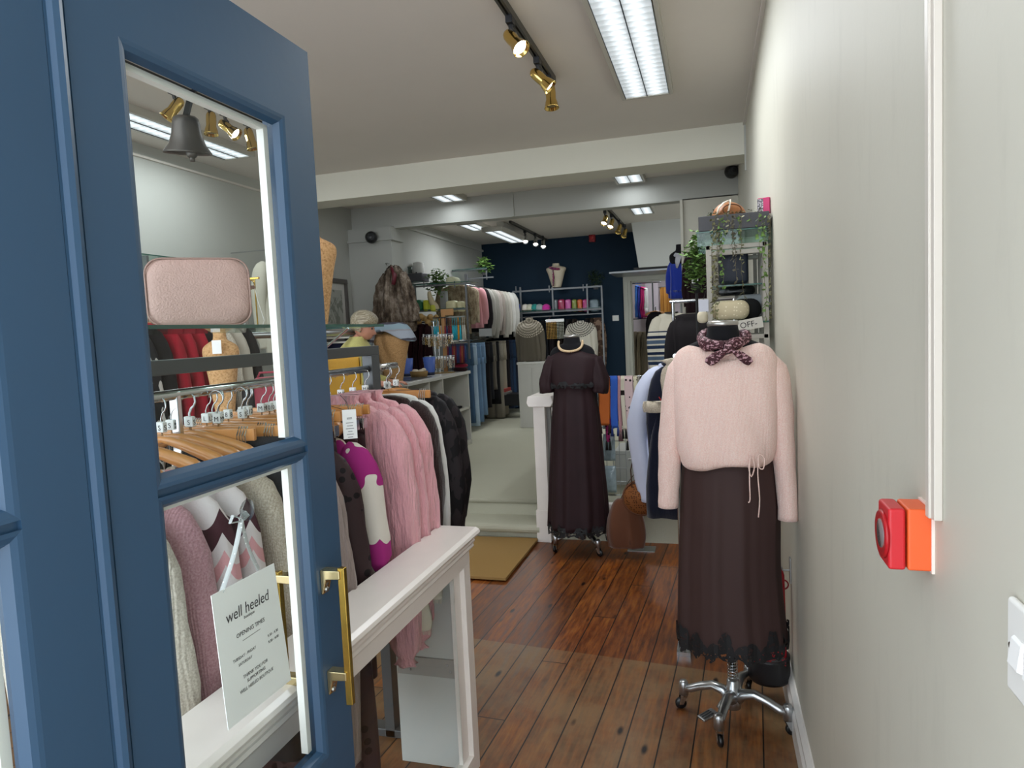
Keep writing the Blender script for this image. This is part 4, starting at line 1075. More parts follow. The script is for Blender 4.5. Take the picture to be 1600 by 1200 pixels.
def leaves(mb, c, R, n, ls, seed=0, droop=0, flat=1):
    rnd = random.Random(seed); c = Vector(c)
    for i in range(n):
        d = Vector((rnd.gauss(0, 1), rnd.gauss(0, 1), rnd.gauss(0, 1)*flat)); d.normalize()
        p = c+Vector((d.x*R[0], d.y*R[1], d.z*R[2]))*(rnd.random()**.4); p.z -= droop*rnd.random()**2
        a = rnd.random()*6.28; u = Vector((cos(a), sin(a), rnd.uniform(-.7, .5))).normalized(); v = u.cross(Vector((rnd.uniform(-.4, .4), rnd.uniform(-.4, .4), 1))).normalized()
        l = ls*rnd.uniform(.7, 1.3); k = u.cross(v)*l*.12
        mb.add([p, p+u*l*.5+v*l*.34+k, p+u*l, p+u*l*.5-v*l*.34+k], [(0, 1, 2, 3)])
    return mb
GREEN = mat('5d7d3a', .5, var=.45, nscale=25); DKGREEN = mat('2f4228', .6, var=.4, nscale=30)
IVY = mat('6b6a48', .6, var=.5, nscale=30)
POT = mat('76767a', .6)
def plant(label, px, py, Y, R, n, ls, m, pot=True, seed=0, droop=0, name='potted_plant'):
    c = PY(px, py, Y); r = thing(name, label, 'plant', tuple(c))
    leaves(MB(), (0, 0, R[2]*.8), R, n, ls, seed, droop).build('foliage', m, r, smooth=False)
    st = MB(); rnd = random.Random(seed)
    for i in range(7): st.tube([(0, 0, 0), (rnd.uniform(-.5, .5)*R[0], rnd.uniform(-.5, .5)*R[1], R[2]*rnd.uniform(.5, 1.3))], .002, 4)
    st.build('stems', DKGREEN, r)
    if pot: MB().lathe([(.035, -.06), (.045, 0), (.047, 0), (.047, -.008), (.043, -.008), (.001, -.008)], n=18).build('pot', POT, r, smooth=True)
    return r
def wallrack(name, label, x, y0, y1, z, fromx, m=CHROME): ...

# ================================================================= SERVICE COUNTER
CTX, CY0, CY1, CZ = -2.69, 5.75, 7.41, 1.085
ct = thing('shelf_counter', 'long white counter with open cubbies beside the carpeted walkway', 'counter', (CTX-.4, 6.58, FH))
WS = mat('c9c7bf', .45, var=.05)
def cp(mb, name, m=WS, bevel=.002, label=None):
    o = mb.build(name, m, ct, bevel=bevel); o.location = -Vector(ct.location)
    if label: o['label'] = label
zs_ = PX(733, 637, CTX).z
cp(MB().box(CTX-.82, CY0-.02, CZ-.035, CTX+.02, CY1+.02, CZ), 'worktop', mat('cfcfcc', .25, var=.04), .006)
for y in (CY0+.012, PX(673, 640, CTX).y, PX(697, 680, CTX).y if False else 6.62, CY1-.012):
    cp(MB().box(CTX-.8, y-.012, FH, CTX, y+.012, CZ-.035), 'upright')
cp(MB().box(CTX-.8, CY0, zs_-.012, CTX, CY1, zs_+.012), 'shelf'); cp(MB().box(CTX-.8, CY0, FH+.03, CTX, CY1, FH+.055), 'shelf')
cp(MB().box(CTX-.82, CY0, FH, CTX-.8, CY1, CZ-.035), 'back_panel', mat('8f8f88', .6))
cp(MB().box(CTX-.03, CY0, FH, CTX-.01, CY1, FH+.03), 'plinth')
def folded(label, px0, py, px1, h, m, k, zb, group='folded clothes in the counter'):
    a, b = PX(px0, py, CTX-.03), PX(px1, py, CTX-.03)
    mb = MB(); rbox(mb, abs(b.y-a.y), h, .26, r=h*.48, n=4, bulge=.04, M=Matrix.Translation((CTX-.17, (a.y+b.y)/2, zb+h/2)) @ Matrix.Rotation(PI/2, 4, 'Z'))
    o = mb.build('folded_garment', m, smooth=True); tag(o, label, 'folded clothes', group)
zz = FH+.056
for i, (c, h, l) in enumerate((('3f5f88', .04, 'folded blue denim at the bottom of the cubby stack'), ('5d7ea6', .035, 'second folded blue denim in the cubby stack'), ('c98fa0', .035, 'folded pink jumper above the denim in the counter'), ('54162a', .05, 'folded burgundy jumper on top of the cubby stack'))):
    folded(l, 703+i, 690, 733-i, h, knit(c), i, zz); zz += h+.002
zz = zs_+.013
for i, (x0, x1, c, h, l) in enumerate(((684, 714, 'c9c9c6', .03, 'folded white T-shirt on the middle counter shelf'), (686, 707, 'd8d8d5', .025, 'second folded white T-shirt on top of the first'), (716, 724, '17181b', .025, 'small folded black top at the right end of the middle shelf'), (674, 682, '1d1e22', .035, 'folded black top left on the middle counter shelf'))):
    folded(l, x0, 640, x1, h, spotted(c, '2c2c30', 8, .62, noise=True) if i == 0 else cloth(c), i, zz if i != 1 else zz+.032)

# objects on the counter
def onc(px, py): p = PZ(px, py, CZ); p.y = min(p.y, CY1-.08); return p
for k, (px, py, lab) in enumerate(((637, 588, 'left blue paper cup on the white counter'), (672, 586, 'right blue paper cup on the white counter'))):
    p = onc(px, py); s = pxm(p); h = 28*s
    cupm = MB().lathe([(.001, .0), (7*s, 0), (7.4*s, .1*h), (10*s, h), (9.6*s, h), (7*s, .1*h), (.001, .06*h)], n=24, c=(0, 0, 0))
    o = cupm.build('paper_cup', mat('4a68b8', .4, var=.05), smooth=True, loc=p); tag(o, lab, 'cup', 'blue cups on the counter')
    MB().lathe([(7.5*s, -.0), (7.6*s, .22*h), (7.55*s, .22*h)], n=24).build('dark_band', mat('1b2440', .4), o, smooth=True)
p = onc(655, 589); s = pxm(p)
r = thing('wicker_basket', 'low wicker basket of cream tissue between the blue cups', 'basket', tuple(p))
WICK = banded([(0, 'a68a5e'), (.5, '836a42')], .008)
MB().lathe([(.001, .001), (13*s, .001), (15*s, 9*s), (14.3*s, 9*s), (12.5*s, .006), (.001, .005)], n=24, sx=1, sy=.7).build('basket_bowl', WICK, r, smooth=True)
mb = MB(); rnd = random.Random(4)
for i in range(7): mb.ball((rnd.uniform(-8, 8)*s, rnd.uniform(-5, 5)*s, 8*s+rnd.uniform(0, 3)*s), 4.5*s, 4*s, 3.2*s, n=8, m=6)
mb.build('tissue', mat('e2d8c6', .8), r, smooth=True)
p = onc(643, 585); o = MB().box(-.04, -.02, 0, .04, .03, .055).build('pink_box', mat('b8406a', .5), bevel=.003, loc=p); tag(o, 'small magenta gift box behind the left blue cup', 'box')
# earring carousel: clear stand with rows of white cards
p = onc(688, 583); s = pxm(p)
r = thing('jewellery_carousel', 'clear jewellery stand crowded with white cards and gold earrings on the counter', 'jewellery stand', tuple(p))
MB().lathe([(.001, 0), (24*s, 0), (24*s, .01), (.001, .012)], n=28, sy=.7).build('base', mat('8a7448', .5), r)
MB().tube([(0, 0, .01), (0, 0, 64*s)], .006, 8).build('stem', CHROME, r)
fr_ = MB()
for z in (26*s, 60*s): fr_.box(-25*s, -.012, z, 25*s, .012, z+.006)
fr_.build('arms', mat('9fb4b8', .2), r)
rnd = random.Random(8)
for row, z in enumerate((60*s, 26*s)):
    for k in range(11):
        x = (-24+48*k/10)*s; L_ = rnd.uniform(.045, .06); cw = .017
        c = r
        dz = rnd.uniform(-.02, .012); MB().cbox((x, -.016+.004*(k % 2), z-L_*.3+dz), cw*1.35, .001, L_*.7, rz=rnd.uniform(-.5, .5), ry=rnd.uniform(-.12, .12)).build('earring_card', CARD, r)
        g = MB()
        for q in range(rnd.choice((7, 9, 11))):
            for xo in (-.010, .006): g.ball((x+xo+rnd.uniform(-.004, .004), -.02, z-L_*.5-.012*q), .0065, n=6, m=4)
        g.build('beads', (mat('b89a60', .4, .6), mat('a7a39a', .4, .6), mat('d8cdb8', .5))[rnd.randrange(3)], r, smooth=True)
# tassel keyring rack: a pale wood post and bar with hanging tassels
p = onc(697, 578); p.y = min(p.y+.0, CY1-.2); p = PY(697, 578, 7.22); p.z = CZ
r = thing('tassel_rack', 'pale wooden rack hung with turquoise, orange and burgundy tassels', 'display rack', tuple(p)); s = pxm(p)
PW = mat('b98a58', .5, var=.2, nscale=15)
MB().box(-3*s, -.012, 0, 3*s, .012, 92*s).build('post', PW, r, bevel=.002); MB().box(-3*s, -.014, 88*s, 17*s, .014, 98*s).build('head_board', PW, r, bevel=.002)
MB().box(-16*s, -.035, 84*s, 38*s, -.029, 86*s).build('bar', CHROME, r)
for k, x in enumerate((-14, -11, -8, -5, 4, 7, 10, 13, 17, 20, 23, 26, 29, 33, 36)):
    col = ('1fa3b8', '1fa3b8', '2aa0b0', 'd08a2a')[k % 4] if k < 4 or 8 <= k < 13 else ('5c1228', '7a1c30', '2b2a52')[k % 3] if k < 8 else 'b8b4a8'
    tb = MB().tube([(x*s, -.033, 84*s), (x*s, -.033, 72*s)], .003, 4).ball((x*s, -.033, 71*s), .009, n=8, m=6).tube([(x*s, -.033, 71*s), (x*s, -.033, 50*s)], [.008, .016], 8)
    tb.build('tassel', mat(col, .8, var=.3, nscale=120), r, smooth=True)
for k in range(12):
    x = 6+2.6*k; MB().tube([(x*s, -.02, 44*s), (x*s, -.02, 30*s)], .003, 4).tube([(x*s, -.02, 40*s), (x*s, -.02, 14*s)], [.008, .017], 8).build('tassel', mat(('5c1228', '23305f', '2b2a52', '7a1c30', '8a4a2a')[k % 5], .8, var=.3, nscale=120), r, smooth=True)
MB().box(-2*s, -.022, 44*s, 38*s, -.016, 46*s).build('bar', CHROME, r)
p = PY(719, 574, 7.3); p.z = CZ
r = thing('hat_stack', 'stack of dark knitted hats and gloves at the far end of the counter', 'hats', tuple(p))
for k, (c, w_, x) in enumerate((('2a1018', 24, 0), ('8e1f38', 22, 1), ('3a1422', 24, -1), ('1f1c38', 20, 0), ('20204a', 18, 2), ('611a2c', 15, 0))):
    MB().ball((x*s, 0, (3+6*k)*s), w_*s*.55, .06, 4.2*s, n=14, m=8).build('knitted_hat', knit(c), r, smooth=True)
# bust with the grey-blue scarf, on the near end of the counter
p = PZ(616, 602, CZ); p.y = CY0+.15; p = PY(616, 602, p.y); p.z = CZ; s = pxm(p)
r = cork_bust('cork_bust', 'cork torso on the counter draped with a pale grey and blue scarf', tuple(p), 62*s, 90*s, -.1)
sc = MB()
def shawl(u, v):
    a = -PI*.35+u*PI*1.35; R_ = (.2+.41*v**.7)*62*s; x = R_*cos(a)*1.08; y = -R_*.6*sin(a); z = (92-17*v**1.5-v*v*12*max(0, cos(a))-v*3*sin(a*3))*s+.006*sin(u*22)*v
    return (x, y, z)
sc.grid(shawl, 30, 8)
sc.tube([(-20*s, -.10, 80*s), (-27*s, -.13, 55*s), (-28*s, -.13, 25*s), (-27*s, -.13, 2*s)], [.03, .035, .036, .034], 10, ry=.35)
o = sc.build('scarf', banded([(0, 'b4bccb'), (.45, 'a9a9b4'), (.55, '9fb7c6'), (.85, '5b5a66')], .16, wob=.05), smooth=True, loc=p, solid=.006); tag(o, 'pale grey-blue scarf draped over the cork torso on the counter', 'scarf')
# card terminal and till bits near the rail end
r = thing('card_terminal', 'white card terminal on the near end of the counter', 'card reader', tuple(PX(612, 606, -2.60)*0+PY(612, 607, 5.83)))
r.location.z = CZ; MB().prism([(-.05, 0), (.06, 0), (.06, .05), (-.05, .025)], 'x', -.045, .045).build('body', WHITE, r, bevel=.006); MB().prism([(-.045, .028), (.02, .043), (.02, .045), (-.045, .030)], 'x', -.03, .03).build('screen', mat('2d3238', .2), r)
r = thing('receipt_printer', 'cream receipt printer beside the cork torso on the counter', 'printer', tuple(PY(606, 597, 6.02))); r.location.z = CZ
MB().box(-.07, -.06, 0, .07, .07, .1).build('body', mat('d9cfc0', .4), r, bevel=.012); MB().box(-.05, -.03, .1, .05, .0, .104).build('paper_slot', mat('3a3a3a', .5), r)
o = MB().box(-3.4, 5.93, CZ+.0005, -2.74, 6.45, CZ+.006).build('counter_mat', mat('33373b', .3)); tag(o, 'dark glossy mat on the near half of the counter', 'mat')

# ================================================================= SHOP ASSISTANT (seated behind the near rail)
WX, WY = PY(551, 520, 5.28).x, 5.28; zt = PY(563, 487, WY).z
st_ = thing('bar_stool', 'black padded stool under the seated person', 'stool', (WX-.02, WY, FH))
MB().lathe([(.001, .56), (.17, .56), (.18, .585), (.17, .62), (.001, .625)], n=28).build('seat', mat('202022', .6), st_, smooth=True)
MB().tube([(0, 0, .02), (0, 0, .56)], .02, 10).build('column', CHROME, st_); MB().lathe([(.001, 0), (.2, 0), (.19, .02), (.03, .035), (.001, .036)], n=28).build('base', CHROME, st_, smooth=True)
hz0 = FH+.625; SKIN = mat('c98f78', .55, var=.06, nscale=12, sheen=.1)
nz = zt-.255            # base of the neck
J_ = {'pel': (0, 0, hz0+.15), 'wst': (.01, 0, hz0+.23), 'chs': (.02, 0, nz-.16), 'nk0': (.035, 0, nz), 'nk1': (.06, 0, nz+.075)}
sk = [('pel', 'wst'), ('wst', 'chs'), ('chs', 'nk0'), ('nk0', 'nk1')]
rad = {'pel': .13, 'wst': .115, 'chs': .135, 'nk0': .062, 'nk1': .048}
for s_, t_ in ((-1, 'a'), (1, 'b')):
    J_.update({'sh'+t_: (.02, s_*.165, nz-.055), 'el'+t_: (.06, s_*.215, nz-.31), 'wr'+t_: (.26, s_*.13, nz-.36), 'pm'+t_: (.325, s_*.12, nz-.37),
               'hp'+t_: (.02, s_*.085, hz0+.12), 'kn'+t_: (.40, s_*.10, hz0+.09), 'an'+t_: (.36, s_*.10, FH+.20), 'to'+t_: (.50, s_*.10, FH+.14)})
    rad.update({'sh'+t_: .055, 'el'+t_: .042, 'wr'+t_: .027, 'pm'+t_: .03, 'hp'+t_: .085, 'kn'+t_: .06, 'an'+t_: .042, 'to'+t_: .033})
    sk += [('chs', 'sh'+t_), ('sh'+t_, 'el'+t_), ('el'+t_, 'wr'+t_), ('wr'+t_, 'pm'+t_), ('pel', 'hp'+t_), ('hp'+t_, 'kn'+t_), ('kn'+t_, 'an'+t_), ('an'+t_, 'to'+t_)]
def skin_mesh(J, sk, rad, root, sub=2):
    names = list(J); me = bpy.data.meshes.new('sk'); me.from_pydata([J[k] for k in names], [(names.index(a), names.index(b)) for a, b in sk], [])
    o = bpy.data.objects.new('sk', me); COL.objects.link(o); md = o.modifiers.new('s', 'SKIN'); md.use_smooth_shade = True
    for i, k in enumerate(names):
        sv = me.skin_vertices[0].data[i]; sv.radius = (rad[k], rad[k]); sv.use_root = (k == root)
    u = o.modifiers.new('u', 'SUBSURF'); u.levels = u.render_levels = sub
    dg = bpy.context.evaluated_depsgraph_get(); m2 = bpy.data.meshes.new_from_object(o.evaluated_get(dg)); bpy.data.objects.remove(o)
    mb = MB(); mb.add([v.co for v in m2.vertices], [tuple(p.vertices) for p in m2.polygons]); return mb
pm_ = skin_mesh(J_, sk, rad, 'pel')
for s_, t_ in ((-1, 'a'), (1, 'b')):    # five separate fingers per hand
    P0 = Vector(J_['pm'+t_])
    for k in range(4):
        L_ = (.066, .076, .07, .056)[k]; o_ = (k-1.5)*.017
        q = [P0+Vector((.005, o_, 0)), P0+Vector((.02+L_*.5, o_*1.15, .004)), P0+Vector((.02+L_*.85, o_*1.2, -.008)), P0+Vector((.02+L_, o_*1.2, -.022))]
        pm_.tube(q, [.0095, .009, .008, .006], 8)
    pm_.tube([P0+Vector((-.02, -s_*.022, 0)), P0+Vector((.012, -s_*.042, -.004)), P0+Vector((.04, -s_*.046, -.01))], [.012, .0095, .007], 8)
# head: profile cross sections from chin to crown, facing +x
hc = Vector((.075, 0, nz+.03)); HR = []
for z, f_, b_, w_ in ((.0, .055, .02, .03), (.012, .078, .04, .046), (.03, .086, .058, .058), (.048, .088, .072, .064), (.062, .098, .08, .067), (.074, .095, .086, .069), (.088, .089, .092, .071), (.104, .086, .096, .073), (.118, .082, .1, .074), (.14, .088, .104, .076), (.165, .084, .103, .075), (.19, .068, .092, .067), (.21, .045, .068, .05), (.222, .01, .03, .02)):
    ring = []
    for j in range(28):
        a = 2*PI*j/28; c, s2 = cos(a), sin(a); x = (f_ if c > 0 else b_)*math.copysign(abs(c)**.9, c); y = w_*math.copysign(abs(s2)**.9, s2)
        if c > .96: x += .020*max(0, 1-abs(z-.068)/.03)-.004*max(0, 1-abs(z-.050)/.006)    # nose, parting of the lips
        if .72 < c < .93: x -= .009*max(0, 1-abs(z-.102)/.014)                               # eye sockets
        ring.append(Vector((x, y, z)))
    HR.append(ring)
TM = Matrix.Translation(hc) @ Matrix.Rotation(.28, 4, 'Y')
pm_.rings([[TM @ p for p in r_] for r_ in HR])
for s_ in (-1, 1):
    M_ = TM @ Matrix.Translation((-.006, s_*.073, .09)) @ Matrix.Rotation(s_*.25, 4, 'Z'); pm_.ball((0, 0, 0), .014, .006, .028, n=10, m=8, M=M_) if False else pm_.rings([[M_ @ Vector((.014*cos(2*PI*j/12)*k, s_*dy, .028*sin(2*PI*j/12)*k)) for j in range(12)] for k, dy in ((.6, 0), (1, .004), (.9, .012), (.5, .012), (.3, .006))])
person = pm_.build('person', SKIN, smooth=True, loc=(WX, WY, 0), rz=.25)
tag(person, 'seated person with short grey-blonde hair and a yellow top, looking down in profile', 'person')
eye = MB(); lip = MB()
for s_ in (-1, 1): eye.ball(TM @ Vector((.074, s_*.030, .102)), .010, n=10, m=8)
eye.build('eyes', mat('3a3230', .2), person, smooth=True)
lip.rings([[TM @ Vector((.089+.003*cos(2*PI*j/10), dy, .046+.004*sin(2*PI*j/10))) for j in range(10)] for dy in (-.02, -.008, .008, .02)]); lip.build('lips', mat('a2544e', .5), person, smooth=True)
def hairmat():
    t = NT('m_hair'); v = t.coord((1, 30, 30)); n = t.noise(v, 6, 3); t.base(t.ramp(n, [(.3, '6f6450'), (.5, 'a79c84'), (.72, 'd6cfbd')])); t.b.inputs['Roughness'].default_value = .5; t.bump(n, .6, .004); return t.m
hr = MB(); R = []
for z, f_, b_, w_ in ((.045, -.05, .085, .05), (.06, -.03, .105, .078), (.09, -.015, .118, .09), (.12, .02, .124, .095), (.145, .098, .126, .097), (.17, .106, .122, .095), (.195, .098, .11, .085), (.22, .07, .085, .064), (.236, .03, .045, .03), (.24, .01, .012, .01)):
    ring = []
    for j in range(32):
        a = 2*PI*j/32; c, s2 = cos(a), sin(a); x = (f_*c if c > 0 else b_*c); y = w_*s2
        k = 1+.03*sin(7*a+z*60); ring.append(TM @ Vector((x*k, y*k, z+.004*sin(5*a))))
    R.append(ring)
hr.rings(R); hr.build('hair', hairmat(), person, smooth=True)['label'] = 'short swept grey-blonde hair'
YEL = knit('e2dc8c'); tp = MB()
tp.rings([[Vector((.02+dx+fx*cos(2*PI*j/32), wy*math.copysign(abs(sin(2*PI*j/32))**.8, sin(2*PI*j/32)), z)) for j in range(32)] for z, fx, wy, dx in
          ((hz0+.09, .15, .165, -.01), (hz0+.15, .142, .155, -.01), (hz0+.25, .135, .15, -.005), (nz-.22, .15, .175, 0), (nz-.12, .15, .205, 0), (nz-.05, .125, .215, 0), (nz-.005, .09, .165, .005), (nz+.028, .07, .085, .015), (nz+.045, .066, .07, .022))], cap=False)
for s_, t_ in ((-1, 'a'), (1, 'b')): tp.tube([Vector(J_['sh'+t_])+Vector((0, -s_*.01, -.0)), Vector(J_['el'+t_]), Vector(J_['wr'+t_])-Vector((.03, 0, 0))], [.078, .062, .045], 14)
tp.build('yellow_top', YEL, person, smooth=True)['label'] = 'pale yellow knitted top'
tr = MB()
for t_ in 'ab': tr.tube([Vector(J_['hp'+t_])-Vector((.03, 0, 0)), Vector(J_['kn'+t_])+Vector((.03, 0, 0)), Vector(J_['kn'+t_])+Vector((.03, 0, -.08)), Vector(J_['an'+t_])+Vector((0, 0, .03))], [.115, .085, .08, .06], 14)
tr.build('trousers', cloth('22242c'), person, smooth=True)

# ================================================================= LEFT WALL OF THE REAR ROOM
def front_top(name, label, cat, px, py, Y, wpx, hpx, m, rz=0, group=None, sl=1.0, z=None, **kw):
    """garment seen face-on: neck at (px, py), shoulder width and length in picture pixels"""
    p = PY(px, py, Y); s = pxm(p)
    if z: p.z = z
    sw = wpx*s/2; L = hpx*s
    kw.setdefault('neck', sw*.3); kw.setdefault('sr', sw*.25); kw.setdefault('t', .024 if abs(rz) > 1 else .05); kw.setdefault('hw', sw*.85); kw.setdefault('ey', .45 if abs(rz) > 1 else .8)
    mb = top_mesh(L=L, sw=sw*.82, sl=L*sl if sl else 0, **kw)
    o = mb.build(name, m, smooth=True, loc=p, rz=rz); tag(o, label, cat, group); return o
def furmat(c1, c2, c3, sc=14):
    t = NT('m_fur%d' % len(MC)); v = t.coord((1, 1, .5)); n = t.noise(v, sc, 5, .7)
    t.base(t.ramp(n, [(.3, c1), (.48, c2), (.66, c3)])); t.b.inputs['Roughness'].default_value = .95; t.b.inputs['Specular IOR Level'].default_value = .1
    t.bump(t.noise(t.coord((1, 1, .25)), 130, 3), 1.0, .012); MC['f%d' % len(MC)] = t.m; return t.m
FUR = furmat('1c1512', '6e6053', 'b3a698', 9)
hook = thing('coat_hook', 'small chrome hook high on the white pier', 'hook', tuple(PY(608, 412, 6.93)))
MB().tube([(0, 0, 0), (0, -.05, 0), (0, -.07, -.02), (0, -.08, .0)], .006, 6).build('hook_body', CHROME, hook)
p = PY(616, 420, 6.80); s = pxm(p)
mb = MB(); W_ = 33*s
torso(mb, interp([(4*s, W_*.18, .05, 0), (-2*s, W_*.34, .07, .3), (-12*s, W_*.48, .09, .6), (-30*s, W_*.62, .1, 1), (-60*s, W_*.85, .11, 1.2), (-85*s, W_*.98, .1, 1.2), (-96*s, W_*.9, .09, 1)], 4), n=60, folds=3, amp=.02)
for sd in (-1, 1): sleeve(mb, interp([(sd*W_*.35, 0, -8*s, .05, 1), (sd*W_*.55, -.02, -30*s, .075, 1), (sd*W_*.75, -.03, -60*s, .08, 1), (sd*W_*.86, -.03, -84*s, .085, 1)], 4), n=24, folds=5, ey=1)
mb.tube([(-W_*.1, -.09, -4*s), (-W_*.18, -.12, -40*s), (-W_*.2, -.12, -92*s)], [.05, .055, .05], 12, ry=.5)
rnd = random.Random(11); mb.v = [v+Vector((rnd.gauss(0, .006), rnd.gauss(0, .006), rnd.gauss(0, .008))) for v in mb.v]
o = mb.build('fur_coat', FUR, smooth=True, loc=p); tag(o, 'mottled brown faux fur coat hanging on the white pier', 'coat')
MB().tube([(.00, -.06, 2*s), (.05, -.10, -12*s), (.04, -.13, -26*s)], [.02, .028, .02], 8, ry=.4).build('lining', mat('5c1222', .5), o, smooth=True)['label'] = 'burgundy satin lining'
# wall rack of chrome and glass above the counter
def rack(name, label, bars, glass, Y0, group=None):
    """bars: (px0, py0, px1, py1, radius px) in the plane y = Y0"""
    c = PY(bars[0][0], bars[0][1], Y0); r = thing(name, label, 'wall rack', tuple(c), 0, group)
    for x0, y0, x1, y1, rr in bars:
        a, b = PY(x0, y0, Y0), PY(x1, y1, Y0); nm = 'post' if abs(y1-y0) > abs(x1-x0) else 'rail'
        if nm == 'post': b.x = a.x
        else: b.z = a.z
        d = rr*pxm(a)
        mb_ = MB().box(min(a.x, b.x)-d, Y0-d, min(a.z, b.z)-d, max(a.x, b.x)+d, Y0+d, max(a.z, b.z)+d)
        k = mb_.build(nm, RACKM, r, bevel=.001); k.location = -c
    for x0, y0, x1, y1, dep in glass:
        a, b = PY(x0, y0, Y0), PY(x1, y1, Y0); k = MB().box(a.x, Y0-.03, a.z, b.x, Y0+dep, a.z+.008).build('glass_shelf', GLASS_SH, r); k.location = -c
        k = MB().box(a.x, Y0-.0315, a.z, b.x, Y0-.0295, a.z+.008).build('shelf_edge', GLASS_EDGE, r); k.location = -c
    return r
LY = 7.75
rack('shelf_rack', 'chrome and glass rack with green and yellow bags above the counter', [(648, 446, 648, 560, 1.4), (727, 430, 727, 560, 1.4), (636, 449, 735, 449, 1.2), (648, 487, 727, 487, 1.2), (662, 440, 662, 449, .8), (710, 440, 710, 449, .8)], [(636, 447, 735, 447, .3), (648, 486, 727, 486, .3)], LY)
hb('drinks_machine', 'grey boxy machine on the top glass shelf above the counter', 'appliance', 632, 427, 661, 440, LY+.02, .22, mat('4b4b50', .4), bevel=.01)
r = thing('water_canister', 'white ribbed canister standing on the grey machine', 'canister', tuple(PY(655, 440, LY+.30))); s = pxm(r.location)
MB().lathe([(.001, 0), (9*s, 0), (9*s, 24*s), (8*s, 27*s), (8.5*s, 28*s), (6*s, 30*s), (.001, 30*s)], n=28).build('body', WHITE, r, smooth=True); MB().cbox((0, -9*s, 12*s), 2*s, .01, 4*s).build('tap', BLACK, r)
r = thing('glass_tumbler', 'clear stacked tumblers beside the white canister', 'cup', tuple(PY(641, 427, LY+.08)))
MB().lathe([(3*s, 0), (4*s, 10*s), (3.8*s, 10*s), (2.8*s, 0)], n=16).build('tumbler_body', glassmat('dfe6e6', 3), r, smooth=True)
plant('trailing green plant in a grey pot on the rack above the counter', 684, 446, LY+.1, (.13, .09, .12), 300, .055, GREEN, seed=2, droop=.16)
rb('quilted_hat', 'cream domed hat on the top glass shelf', 'hat', 700, 433, 717, 447, LY+.1, .18, knit('dcdcb8'), r=.45)
rb('box_bag', 'dark green box bag on the rack above the counter', 'handbag', 642, 469, 664, 487, LY+.06, .14, LEATHER('1f6b4a'))
rb('box_bag', 'bright yellow bag beside the dark green box bag', 'handbag', 665, 469, 673, 487, LY+.06, .14, LEATHER('cfd43c'))
rb('box_bag', 'yellow pouch slumped between the yellow bag and the cream boot', 'handbag', 675, 476, 684, 487, LY+.02, .12, LEATHER('c9cc4a'), r=.4)
mb = MB(); p = PY(680, 487, LY+.0); s = pxm(p)
mb.tube(interp([(-8*s, 0, 32*s), (-8*s, 0, 26*s), (-4*s, 0, 14*s), (2*s, 0, 6*s), (4*s, 0, 1.5*s)], 4), [x*s for x in (2.2, 2.6, 3, 3.3, 3.6, 4, 4.3, 4.6, 5, 5.4, 5.6, 5.4, 5, 4.5, 4, 3.4, 2.4)], 14)
o = mb.build('rabbit_ornament', mat('cdbf9c', .6, var=.15), smooth=True, loc=p); tag(o, 'cream long-eared ornament leaning on the rack above the counter', 'ornament')
rb('box_bag', 'cream box bag at the right of the rack above the counter', 'handbag', 699, 470, 716, 487, LY+.06, .12, LEATHER('d6cfa6'))
rb('box_bag', 'second cream bag, right-hand end of the rack above the counter', 'handbag', 717, 471, 725, 487, LY+.06, .12, LEATHER('c9c29a'))
hb('soap_dispenser', 'pale grey ridged jar under the hanging plant on the rack', 'jar', 688, 455, 698, 487, LY+.1, .08, mat('8f9090', .5))
ZCOAT = PY(640, 507, 7.45).z
r = thing('clothes_rail', 'short chrome rail of burgundy coats under the green box bag', 'clothes rail', (PY(616, 507, 7.45).x, 7.45, ZCOAT+.02))
MB().tube([(0, 0, 0), (.52, 0, 0)], .01, 8).build('bar', CHROME, r)
for q in (.02, .5): MB().tube([(q, 0, 0), (q, 0, FH-ZCOAT-.02)], .01, 8).build('upright', CHROME, r)
for k, (x, c) in enumerate(((624, '231416'), (633, '2a0f14'), (642, '2c1016'), (650, '241014'), (659, '2b1217'), (668, '260e13'))):
    front_top('dark_coat', 'dark burgundy coat under the wall rack, %s from the left' % ('first', 'second', 'third', 'fourth', 'fifth', 'last')[k], 'coat', x, 507, 7.45, 20, 92, cloth(c), rz=1.4, z=ZCOAT, group='burgundy coats under the wall rack', sl=.85)
p = PY(668, 502, 7.5)
mb = MB(); rnd = random.Random(5)
for i in range(16): mb.ball((rnd.uniform(-.12, .12), rnd.uniform(-.05, .05), rnd.uniform(-.02, .05)), rnd.uniform(.03, .05), n=8, m=6)
o = mb.build('wooden_hanger_bundle', mat('a8874f', .5, var=.4, nscale=30), smooth=True, loc=p); tag(o, 'tangled tan scarf heaped under the green box bag', 'scarf')
